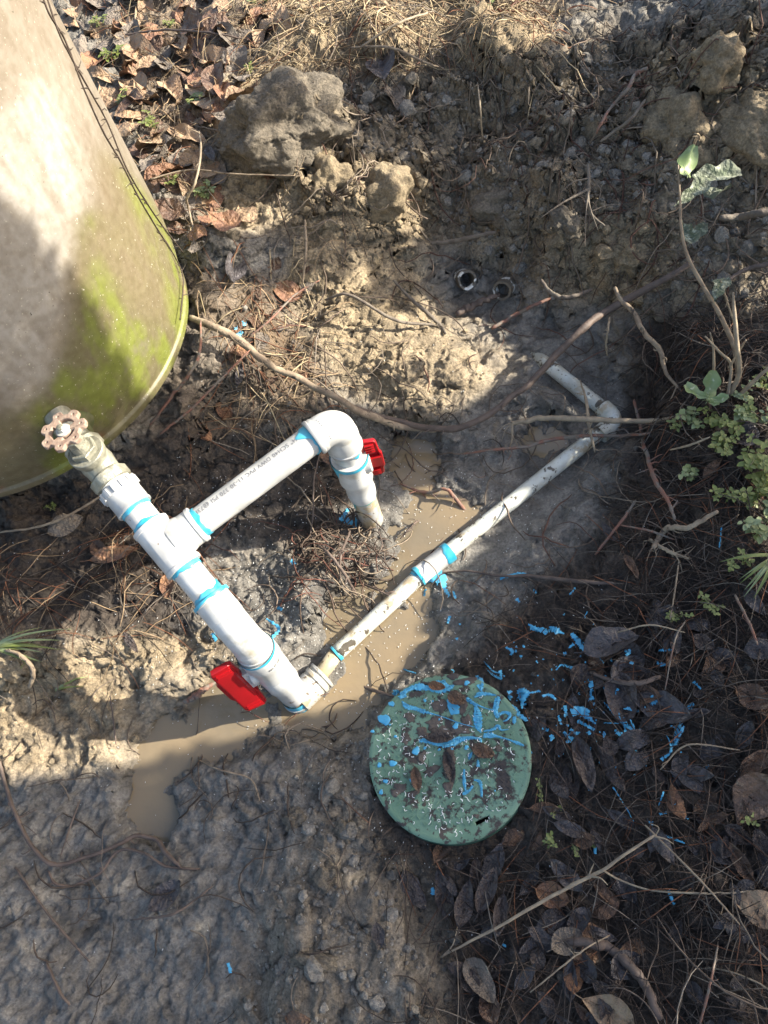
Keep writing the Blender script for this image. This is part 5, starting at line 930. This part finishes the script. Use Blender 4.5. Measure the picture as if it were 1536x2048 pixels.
for a in [(366,108,66,60,'obov','tan','broad tan oak leaf standing in the litter right of the tank top'), (450,200,60,80,'obov','orange','orange leaf upright left of the largest grey clod'), (545,345,66,-80,'obov','orange','curled orange oak leaf left of the sunlit clods'), (478,545,78,-85,'oval','slate','large grey brown leaf near the tank foot, muddy'),
   (572,592,64,10,'obov','orange','sunlit orange brown leaf in the needles above the root'), (348,432,60,20,'oval','brown','brown leaf cupped beside the tank edge'), (452,455,66,15,'obov','orange','orange leaf lying under the middle heap'), (495,440,56,55,'obov','tan','tan leaf propped on clay left of the heap'), (768,150,82,85,'oval','slate','pale slate leaf lying on the top of the shaded slope'), (790,210,64,70,'oval','grey','grey muddy leaf below the slate one'),
   (300,200,64,30,'oval','tan','pale tan leaf near the tank, third down'), (262,105,58,20,'lance','tan','narrow tan leaf close to the tank top'), (240,70,56,70,'oval','orange','rusty leaf beside green weeds at top'), (330,300,80,15,'lance','grey','long grey leaf under the weed stem'), (268,150,60,100,'obov','orange','red brown leaf under green weeds'), (425,320,50,60,'lance','slate','small slate leaf touching the big grey clod'),
   (272,215,66,40,'oval','brown','brown curled leaf by the weeds'), (385,285,70,15,'lance','tan','long tan leaf right of the weed stem'), (485,712,34,-20,'obov','orange','small shiny orange leaf under the blue marked root'), (484,760,44,-80,'lance','slate','grey leaf curled upright below the root'), (660,915,52,-100,'obov','brown','brown and green leaf hanging behind the branch pipe'), (1260,165,40,0,'oval','grey','grey leaf on the spoil at upper right'),
   (140,1058,64,-25,'oval','grey','mud crusted pale leaf left of the pipe run'), (210,1110,50,50,'oval','brown','small brown leaf under the tee'), (235,1115,86,-15,'lance','orange','long orange bark like leaf below the gate valve'), (343,1182,46,80,'oval','orange','orange brown leaf on the mud left of the main pipe'), (270,1290,46,55,'lance','dark','dark maroon leaf on pale mud'),
   (1220,1295,96,-10,'oval','slate','broad slate leaf with a blue blob above the splashes'), (1322,1420,100,25,'oval','slate','long slate leaf crossed by a blue streak'), (1165,1530,96,75,'lance','dark','glossy near black leaf right of the lid'), (1220,1540,84,60,'lance','dark','dark leaf beside the glossy near black one'), (1500,1600,100,-60,'obov','brown','large diamond shaped brown leaf at the right edge'), (1505,1530,66,-40,'oval','brown','brown leaf overlapping the diamond leaf'),
   (1378,1550,70,5,'lance','slate','slate leaf below the blue drops'), (1350,1610,66,75,'lance','orange','rust coloured pointed leaf right of the slate one'), (1105,1790,58,20,'oval','orange','round rust brown leaf under the slender branch'), (1150,1940,64,100,'obov','orange','two toned grey and orange leaf near the bottom'), (1510,1815,84,20,'obov','tan','big tan leaf at the right edge near the bottom'), (1215,2020,90,25,'obov','tan','yellow blotched leaf at the bottom edge'),
   (1350,1290,50,-80,'lance','slate','slim slate leaf with a blue dash'), (1520,1305,60,0,'oval','slate','slate leaf cut by the right edge beside straw'), (1140,1660,60,20,'lance','slate','blue grey leaf in the green weeds'), (890,1790,90,-100,'lance','dark','tall dark leaf standing just below the lid'), (930,1810,80,-80,'lance','dark','black leaf leaning right below the lid'), (830,1780,70,60,'oval','slate','broad leaf speckled white below the lid'), (975,1780,80,-70,'lance','dark','folded dark leaf under the lid edge'),
   (1000,1830,70,100,'lance','dark','dark leaf with reddish edge under the lid'), (1060,1760,60,-60,'lance','slate','slate leaf curled by the branch'), (960,1960,80,60,'oval','grey','mud brown leaf by the bottom edge'), (1130,1880,60,-30,'oval','grey','pale muddy leaf left of the two toned leaf'), (1400,1290,40,20,'oval','dark','little dark leaf in straw'), (1490,880,52,100,'oval','slate','purple brown leaf among sunny weeds'), (1440,870,34,-20,'oval','tan','small cream leaf in green weeds'), (1420,945,50,-40,'lance','brown','brown leaf below the green weeds'),
   (1220,1075,50,50,'lance','slate','blue grey leaf on wet mud right of the pipe'), (1260,1140,48,60,'lance','brown','brown leaf with a pale tip by the dark stick'), (1500,1400,60,30,'oval','brown','brown leaf in straw at the right edge'), (1170,1360,60,20,'oval','dark','dark leaf wet with blue streaks'), (1240,1400,90,80,'oval','dark','broad black leaf under the largest blue splash'), (1080,1870,50,30,'lance','slate','bluish leaf beside the slender branch'),
   (1320,1690,70,60,'lance','slate','slim grey leaf hanging over dark straw'), (1470,1670,50,30,'oval','dark','small dark leaf at right in straw'), (760,1870,40,80,'oval','slate','slate leaf stuck in the crumbly soil'), (340,1790,70,-40,'oval','slate','blue black wet leaf on the mud by the looped root'), (600,2036,46,10,'oval','brown','maroon leaf cut by the bottom edge'), (420,1090,30,30,'oval','grey','tiny muddy leaf in shade under the branch pipe')]: leaf(*a)
SC = []
GL = {'tl': ('dry leaf among the sunlit litter right of the tank', 'dry leaves in the litter right of the tank'), 'r': ('wet dark leaf in the shaded litter around the lid', 'wet leaves in the shaded litter'), 'm': ('dry leaf in the pine straw between tank and trench', 'dry leaves in the pine straw')}
def scatter(n, mask, kinds, cols, lp, key, mind=26):
    done = []; tries = 0
    while len(done) < n and tries < n*60:
        tries += 1; px = random.uniform(-20, 1556); py = random.uniform(-20, 2068)
        if random.random() > float(samp(mask, np.array(px), np.array(py))): continue
        if on_lid(px, py) or any((px-a)**2+(py-b)**2 < mind**2 for a, b in done): continue
        p = G(px, py, random.uniform(.003, .010))
        if math.hypot(p[0]-TC[0], p[1]-TC[1]) < TR+.03: continue
        qx, qy = pr(p)
        if abs(qx-px)+abs(qy-py) > 25: continue
        kd_ = random.choice(kinds); done.append((px, py)); SC.append((leaf(px, py, random.uniform(*lp), random.uniform(0, 360), kd_, random.choice(cols), GL[key][0], GL[key][1], p=p, tilt=.4, flip=random.random() < .3), kd_, px, py))
scatter(105, M_E, ['oval', 'obov', 'lance', 'obov'], ['tan', 'tan', 'orange', 'brown', 'grey', 'grey'], (44, 78), 'tl', 19)
M_D2 = poly_mask([[(1040,1300),(1330,1200),(1536,1180),(1600,1400),(1600,2100),(900,2100),(940,1800),(740,1710),(760,1680),(900,1710),(1050,1640),(1080,1500),(1060,1380)]], 1)
scatter(120, M_D2, ['oval', 'lance', 'lance', 'obov'], ['dark', 'dark', 'slate', 'slate', 'brown', 'slate'], (34, 70), 'r', 22)
scatter(14, M_A, ['oval', 'lance', 'obov'], ['orange', 'brown', 'grey'], (24, 44), 'm')
for (px, py, lp, an, kd, co, lb_) in [(900,1535,56,75,'lance','dark','dark leaf stuck flat in the middle of the green lid'), (880,1478,50,0,'lance','dark','narrow dark leaf above the middle of the green lid'), (968,1505,40,20,'oval','brown','purplish leaf right of the lid centre'), (915,1400,34,20,'oval','brown','brown leaf glued by blue paint at the lid top'), (835,1560,44,80,'lance','brown','brown leaf scrap left of the lid centre'), (875,1375,30,10,'oval','orange','reddish leaf tip at the upper lid slot')]:
    leaf(px, py, lp, an, kd, co, lb_, p=lidp(px, py, .004), tilt=.03, k=3, name='fallen_leaf', cat='leaf')
# every scattered leaf and weed gets a label of its own: look, nearest landmark, order
LMK = [(900,1745,'just below the green lid'),(1090,1560,'right of the green lid'),(1180,1420,'among the blue splashes'),(1330,1480,'right of the blue splashes'),(1500,1500,'at the right edge by the diamond leaf'),(1250,1640,'between lid and slender branch end'),(1120,1740,'above the slender branch'),(1060,1900,'below the slender branch'),(1260,1850,'above the thick curved root'),(1180,1990,'under the thick curved root'),(1450,1720,'in straw near the big tan leaf'),(1430,1920,'among grey twigs bottom right'),(1400,1320,'in dark straw above the blue drops'),(1230,1260,'above the broad slate leaf'),
  (200,40,'beside the tank top'),(330,20,'at the top edge right of the tank'),(480,60,'at the top edge above the grey clod'),(250,170,'beside the tank below its top'),(380,150,'left of the largest grey clod'),(300,280,'beside the tank halfway down'),(400,300,'by the pale weed stem'),(360,420,'at the tank bulge'),(440,480,'below the middle heap'),(420,580,'where the long root leaves the tank'),(500,640,'above the blue marked root'),(560,720,'below the blue marked root'),(430,760,'in sun above the branch pipe'),(600,800,'near the far elbow')]
CW = {'tan_leaf': 'tan', 'orange_leaf': 'orange brown', 'muddy_leaf': 'muddy grey', 'wet_dark_leaf': 'wet black', 'slate_leaf': 'slate grey', 'brown_leaf': 'brown'}
ORD = ['first', 'second', 'third', 'fourth', 'fifth', 'sixth', 'seventh', 'eighth', 'ninth', 'tenth']
def relabel():
    B = {}
    for o in SC: 
        me, kind, px, py = o; lk = min(LMK, key=lambda q: (q[0]-px)**2+(q[1]-py)**2)[2]; B.setdefault((CW[me.data.materials[0].name], {'lance': 'narrow', 'oval': 'oval', 'obov': 'broad'}[kind], lk), []).append((px, me))
    for (c, k, lk), L_5 in B.items():
        L_5.sort(key=lambda q: q[0])
        for i, (px, o) in enumerate(L_5): o['label'] = f'{k} {c} leaf {lk}' + ('' if len(L_5) == 1 else f', {ORD[i]} from the left')
relabel()
# ------------------------------------------------------------------ white shavings
def shavings():
    mb = MB(); N = 0; P = []; C = []; R_ = []
    x, y, z, px, py = world_samples(60000, (-.95, .35), (-.1, 1.1))
    dn = np.exp(-((px-560)**2/360**2+(py-1130)**2/270**2))*.24+np.exp(-((px-820)**2+(py-1560)**2)/230**2)*.10+.006
    k = RS.rand(len(x)) < dn; x, y, z = x[k], y[k], z[k]; L_2 = RS.uniform(.0003, .0014, len(x)); th = RS.uniform(0, 6.28, len(x))
    out = (np.hypot(x-LC[0], y-LC[1]) > LR+.005); x, y, z, L_2, th = x[out], y[out], np.maximum(z[out], WATER), L_2[out], th[out]
    Pq = np.stack([np.stack([x+np.cos(th)*L_2*s, y+np.sin(th)*L_2*s, z+.0012+0*s], -1) for s in (-1, 0, 1)], 1); tubes(mb, Pq, np.full(Pq.shape[:2], .00036), np.tile([.75, .75, .72], (len(x), 1)), 4)
    Q = []; 
    for _ in range(300):
        a = random.uniform(0, 6.28); r = LR*.95*math.sqrt(random.random()); cx, cy = r*math.cos(a)-.01, r*math.sin(a)-.005
        if cx*cx+cy*cy > (LR-.006)**2 or (cy > .05 and random.random() < .6): continue
        t = random.uniform(0, 6.28); l = random.uniform(.0008, .0032); b_ = random.uniform(-.9, .9)
        Q.append([np.array(LF @ Vector((cx+l*(s*math.cos(t))-l*b_*s*s*math.sin(t), cy+l*s*math.sin(t)+l*b_*s*s*math.cos(t), .0068))) for s in (-1, -.5, 0, .5, 1)])
    Q = np.array(Q); tubes(mb, Q, np.full(Q.shape[:2], .00038), np.tile([.80, .80, .78], (len(Q), 1)), 4)
    tag(mb.build('plastic_shavings', mat('shavings', (0, 0, 0), .5, attr='Col')), 'tiny white plastic shavings sprinkled over lid, mud and water', 'shavings', kind='stuff')
shavings()
# ------------------------------------------------------------------ green weeds
m_stem = mat('weed_stem', (.16, .20, .07), .6, var=(.24, .20, .10), vscale=60)
m_weed = mat('weed_leaf', (.125, .155, .03), .5, var=(.17, .19, .055), vscale=40); m_weed2 = mat('pale_weed_leaf', (.17, .20, .06), .5, var=(.22, .26, .13), vscale=40)
def weed(px, py, size, nst, lab, group, bright=False, erect=.6):
    g = G(px, py); t = empty('weed_seedling', lab, 'weed', group, loc=tuple(g)); st = MB(); lf = MB(); sc = size*1.5/F
    for i in range(int(nst*1.2)):
        a = random.uniform(0, 6.28); L_3 = sc*random.uniform(.5, 1.1); e = g+np.array([math.cos(a)*L_3*(1-erect), math.sin(a)*L_3*(1-erect), L_3*erect*.9]); e[2] = max(e[2], float(hgt(e[0], e[1]))+.006)
        b0 = g+np.array([random.uniform(-.2, .2), random.uniform(-.2, .2), 0])*sc*.6; b0[2] = float(hgt(b0[0], b0[1])); mid = (b0+e)/2+np.array([0, 0, L_3*.2]); P = spline([b0, mid, e], 5); st.add(*tube(P, .0005, 5))
        for j in range(3, len(P)):
            for s in (-1, 1):
                if random.random() < .25: continue
                aa = a+s*1.4+j*.9+random.uniform(-.4, .4); l = sc*random.uniform(.06, .19)*(1.15 if bright else .9); w_ = l*.36; d = np.array([math.cos(aa), math.sin(aa), random.uniform(-.1, .5)]); d /= np.linalg.norm(d); sd_ = np.cross(d, (0, 0, 1)); sd_ /= np.linalg.norm(sd_); v = []; f = []
                for q in range(6):
                    u = q/5; ww = w_*math.sin(math.pi*min(.97, .12+u*.88))**.7; c = P[j]+d*l*(.25+u)+np.array([0, 0, -.25*l*u*u])
                    v += [c-sd_*ww, c+np.array([0, 0, -ww*.25]), c+sd_*ww]
                for q in range(5): f += [(q*3, q*3+3, q*3+4, q*3+1), (q*3+1, q*3+4, q*3+5, q*3+2)]
                lf.add(v, f)
    st.build('stem', m_stem, t); lf.build('foliage', m_weed2 if bright else m_weed, t)
wl = [(235,130,55,6,'green weed cluster touching the tank high up'),(205,60,45,4,'small weed at the tank near the top edge'),(250,215,50,5,'leafy weed below the high tank cluster'),(300,15,40,4,'weed at the top edge left of the clods'),(510,10,45,4,'bright weed at the top edge in the middle'),(345,60,36,4,'tiny weed in brown leaves'),(395,215,46,5,'weed between the leaves and the grey clod'),(310,260,50,5,'thin trailing weed in the leaf litter'),(420,400,42,5,'bright seedling in sun left of the heap'),(210,800,26,3,'weed at tank edge'),(350,375,40,4,'weed by the long twig'),(530,10,30,3,'little weed beside the bright one at top'),(500,150,34,3,'pale seedling above the largest clod')]
for i, (a, b, s, n, l) in enumerate(wl): weed(a, b, s, n, l, None, bright=i in (4, 8))
RWL = ['leftmost at its top', 'left of the oak seedling', 'under the oak seedling', 'at its upper right', 'in its middle left', 'in its middle', 'below its middle left', 'at its right edge, middle', 'below its middle right', 'touching the pale split stick', 'at its lower left', 'above the purple brown leaf', 'behind the oak seedling', 'at the top right corner', 'lowest on the left', 'lowest on the right', 'below it by the black litter', 'nearest the pale root', 'at its right edge, low']
rw = [(1380,850,46,5),(1420,850,50,6),(1460,860,55,6),(1500,850,50,6),(1445,905,50,7),(1500,930,60,8),(1470,960,60,8),(1520,980,60,8),(1500,1010,50,7),(1380,965,42,4),(1440,1000,46,5),(1520,880,50,6),(1480,800,40,5),(1520,780,44,5),(1430,1030,40,4),(1500,1070,50,5),(1470,1140,46,4),(1350,860,36,4),(1530,1040,50,6)]
for i, (a, b, s, n) in enumerate(rw):
    if i in (6, 11, 14): continue
    weed(a, b, s*1.15, max(2, n-1), f'green weed in the sunny right patch, {RWL[i]}', 'green weeds in the sunny patch at right', bright=i % 3 == 0)
sw = [(1080,1585,30,2,'weed growing right against the lid rim'),(1110,1620,30,2,'shaded weed right of the lid'),(1090,1690,34,3,'shaded weed mat below right of the lid'),(1145,1700,30,2,'shaded weed beside the blue grey leaf'),(1180,1690,26,2,'mossy weed tuft right of the lid'),(1350,1235,36,4,'weed sprig in dark straw'),(1415,1215,40,4,'pale sprig in dark straw near the twigs'),(60,1330,20,2,'tiny sprout in the sun at left'),(110,1022,24,3,'sprout under the gate valve'),(190,968,18,2,'tiny sprout below the tank rim'),(1500,1640,30,3,'sprig near the diamond leaf')]
for a in sw: weed(*a[:4], a[4], None)
def blades(px, py, n, L_4, lab, ang=(0, 360)):
    g = G(px, py); t = empty('grass_tuft', lab, 'grass', loc=tuple(g))
    for i in range(n):
        a = math.radians(random.uniform(*ang)); q = at(px+math.cos(a)*50, py+math.sin(a)*50, g[2])-g; q /= np.linalg.norm(q); l = L_4*random.uniform(.6, 1.1); v = []; f = []; sd_ = np.cross(q, (0, 0, 1)); w_ = random.uniform(.0012, .0028)
        for k in range(9):
            u = k/8; c = g+q*l*u+np.array([0, 0, .012+l*.55*u-l*.55*u*u*1.15]); c[2] = max(c[2], float(hgt(c[0], c[1]))+.003); ww = w_*(1-u**2.5)+.0002; v += [c-sd_*ww, c+np.array([0, 0, -.0008]), c+sd_*ww]
        for k in range(8): f += [(k*3, k*3+3, k*3+4, k*3+1), (k*3+1, k*3+4, k*3+5, k*3+2)]
        mb = MB(); mb.add(v, f); mb.build('blade', m_weed2 if i % 2 else m_weed, t)
blades(-5, 1300, 12, .11, 'green grass tuft reaching in from the left edge', (-25, 25)); blades(1545, 1120, 6, .09, 'grass blades at the right edge', (110, 200)); blades(120, 1385, 2, .05, 'single green blade on pale mud', (-30, 10)); blades(1000, 5, 8, .06, 'pale grass at the top edge', (0, 360))
# oak sapling leaning over the bank
def sapling():
    g = G(1478, 765); t = empty('oak_sapling', 'thin oak sapling with dusty lobed leaves leaning over the right bank', 'sapling', loc=tuple(g)); mb = MB()
    zb_ = g[2]; pts = [at(1478, 765, zb_), at(1470, 700, zb_+.05), at(1440, 630, zb_+.10), at(1405, 570, zb_+.14), at(1374, 510, zb_+.17), at(1362, 450, zb_+.20), at(1360, 400, zb_+.22), at(1356, 330, zb_+.25)]
    P = spline(pts, 7); mb.add(*tube(P, list(np.linspace(.0042, .0012, len(P))), 8, rough=.1)); mb.build('stem', m_bark, t)
    for i, (px, py, z, l, an, co) in enumerate([(1376,330,.25,64,-82,'lime'),(1385,385,.21,62,-35,'green'),(1432,352,.21,78,-5,'green'),(1430,378,.19,58,30,'green'),(1378,468,.18,50,60,'green'),(1440,575,.13,62,-70,'green'),(1395,470,.17,44,-40,'green')]):
        p = at(px, py, zb_+z); o = leaf(px, py, l, an, 'lobe', co, None, None, p=p, tilt=.5, name='leaf', cat=None); M_ = o.matrix_world.copy(); put(o, t); o.matrix_world = M_; o.matrix_basis = M_
    g = G(1445, 800)
sapling()
def sprig():
    g = G(1416, 830); t = empty('oak_seedling', 'small sunlit oak seedling with three pale green leaves at right', 'seedling', loc=tuple(g)); mb = MB(); top = at(1414, 800, g[2]+.04); mb.add(*tube(spline([g, (g+top)/2+np.array([.004, 0, 0]), top], 6), .0016, 6)); mb.build('stem', m_redroot, t)
    for l, an, co in ((50, -75, 'lime'), (46, -145, 'lime'), (36, -5, 'lime'), (24, 30, 'lime')):
        a = math.radians(an); p = at(1414+math.cos(a)*l*.55, 800+math.sin(a)*l*.55, g[2]+.045); o = leaf(0, 0, l, an, 'lobe', co, None, None, p=p, tilt=.25, name='leaf', cat=None); M_ = o.matrix_world.copy(); put(o, t); o.matrix_basis = M_
sprig()
def deadtwigs():
    g = G(1470, 780); t = empty('bare_shrub', 'bare grey branching twigs standing at the right edge in sun', 'shrub', loc=tuple(g)); z = g[2]
    for pts, ws in (([(1452,798,0),(1478,750,.05),(1474,690,.10),(1468,620,.14),(1466,585,.16)], [12,10,9,7,4]), ([(1456,790,.02),(1462,730,.05),(1440,705,.07),(1410,672,.09)], [7,6,5,3]), ([(1458,735,.05),(1480,700,.08),(1492,680,.10)], [5,4,3]), ([(1428,755,.02),(1427,700,.06),(1420,665,.09)], [6,5,3]), ([(1470,800,0),(1510,760,.05),(1545,730,.08)], [9,8,6])):
        Q = spline([at(a, b, z+c) for a, b, c in pts], 7); mb = MB(); mb.add(*tube(Q, list(np.interp(np.linspace(0, 1, len(Q)), np.linspace(0, 1, len(ws)), ws)*1.1/F/2), 8, rough=.12)); mb.build('branch', m_pale, t)
deadtwigs()
# ------------------------------------------------------------------ added unseen shrubs, leaves set only where the ground should be shaded
def added_shade_shrubs():
    a_ = np.cross([0, 0, 1.0], SUN); a_ /= np.linalg.norm(a_); b_ = np.cross(SUN, a_)
    st = .0125; ps = np.arange(-.6, 2.6, st); qs = np.arange(-.7, 1.75, st); Pg, Qg = np.meshgrid(ps, qs); Pg = Pg.ravel()+RS.uniform(-.004, .004, Pg.size); Qg = Qg.ravel()+RS.uniform(-.004, .004, Qg.size)
    O = Pg[:, None]*a_+Qg[:, None]*b_; hit = np.full(len(O), np.nan); kind = np.zeros(len(O), int); alive = np.ones(len(O), bool)
    segs = [(E_, Vv+Dm*.03), (E_, Bs), (Tt, Rr), (Rr, Rb)]
    t0 = (1.02-O[:, 0])/SUN[0]
    for k in range(340):
        i = np.where(alive)[0]
        if not len(i): break
        t = t0[i]-k*.010; X_ = O[i]+t[:, None]*SUN; h_ = hgt(X_[:, 0], X_[:, 1]); inside = X_[:, 2] < h_
        tk_ = (np.hypot(X_[:, 0]-TC[0], X_[:, 1]-TC[1]) < .3165) & (X_[:, 2] > .24) & (X_[:, 2] < 1.35)
        pk = np.zeros(len(i), bool)
        for A_, B_ in segs:
            u = np.clip(((X_-A_)@(B_-A_))/((B_-A_)@(B_-A_)), 0, 1); pk |= np.linalg.norm(X_-(A_+u[:, None]*(B_-A_)), axis=1) < .033
        hh = inside | tk_ | pk; hit[i[hh]] = t[hh]; kind[i[pk & hh]] = 1; alive[i[hh]] = False
    ok = ~np.isnan(hit); O, hit, kind = O[ok], hit[ok], kind[ok]; X_ = O+hit[:, None]*SUN; px, py = pr(X_)
    lit = (samp(M_lit, px, py) > .5) | (kind == 1); fr_ = (px > -170) & (px < 1700) & (py > -200) & (py < 2200)
    gap = fbm(O@a_, O@b_, 9, 3, 400) > .15; keep = fr_ & ~lit & ~(gap & (py < 640) & (px > 430))  # leaf layout follows the wanted shade, the photographer's own shadow included
    O = O[keep]; n = len(O); xd = 1.12+RS.rand(n)*.30; t = (xd-O[:, 0])/SUN[0]; Cc = O+t[:, None]*SUN; pa = Cc@a_
    ml = mat('shade_leaf', (.05, .085, .03), .5, var=(.08, .11, .04), vscale=6); lo, hi = pa.min(), pa.max(); K = 4
    for j in range(K):
        s = (pa >= lo+(hi-lo)*j/K) & (pa < lo+(hi-lo)*(j+1)/K+1e-6); Q = Cc[s]; m_ = len(Q)
        if m_ < 5: continue
        nn = SUN+RS.normal(0, .35, (m_, 3)); nn /= np.linalg.norm(nn, axis=1)[:, None]; u = np.cross(nn, RS.normal(0, 1, (m_, 3))); u /= np.linalg.norm(u, axis=1)[:, None]; w_ = np.cross(nn, u); sz = RS.uniform(.011, .017, m_)[:, None]
        V = np.stack([Q-u*sz*1.3, Q-u*sz*.2+w_*sz*.75, Q+u*sz*1.3, Q-u*sz*.2-w_*sz*.75], 1).reshape(-1, 3); f = np.arange(m_*4).reshape(m_, 4)
        c = Q.mean(0); base = np.array([1.42, c[1]+.05, .10]); t_ = empty('leafy_tree', ['evergreen shrub beyond the right edge, nearest the viewer, shading the lid', 'second evergreen shrub from the viewer beyond the right edge', 'third evergreen shrub from the viewer beyond the right edge', 'farthest evergreen shrub beyond the right edge, shading the spoil heap'][j], 'shrub', 'evergreen shrubs beyond the right edge', loc=tuple(base))
        mb = MB(); mb.add(V, [tuple(q) for q in f.tolist()]); mb.build('crown', ml, t_, smooth=False)
        mb = MB(); top = np.array([1.36, c[1], min(c[2], Q[:, 2].min()+.3)]); mb.add(*tube(spline([base-np.array([0, 0, .1]), base+np.array([-.02, .02, .3]), (base+top)/2+np.array([.03, 0, .1]), top], 8), list(np.linspace(.022, .010, 25)), 10, rough=.1))
        for _ in range(14): q = Q[RS.randint(m_)]; k0 = top-np.array([0, 0, RS.rand()*.25]); mb.add(*tube(spline([k0, (k0+q)/2+np.array([.04, 0, -.03]), q], 5), list(np.linspace(.007, .002, 11)), 6))
        mb.build('trunk', m_bark, t_)
added_shade_shrubs()
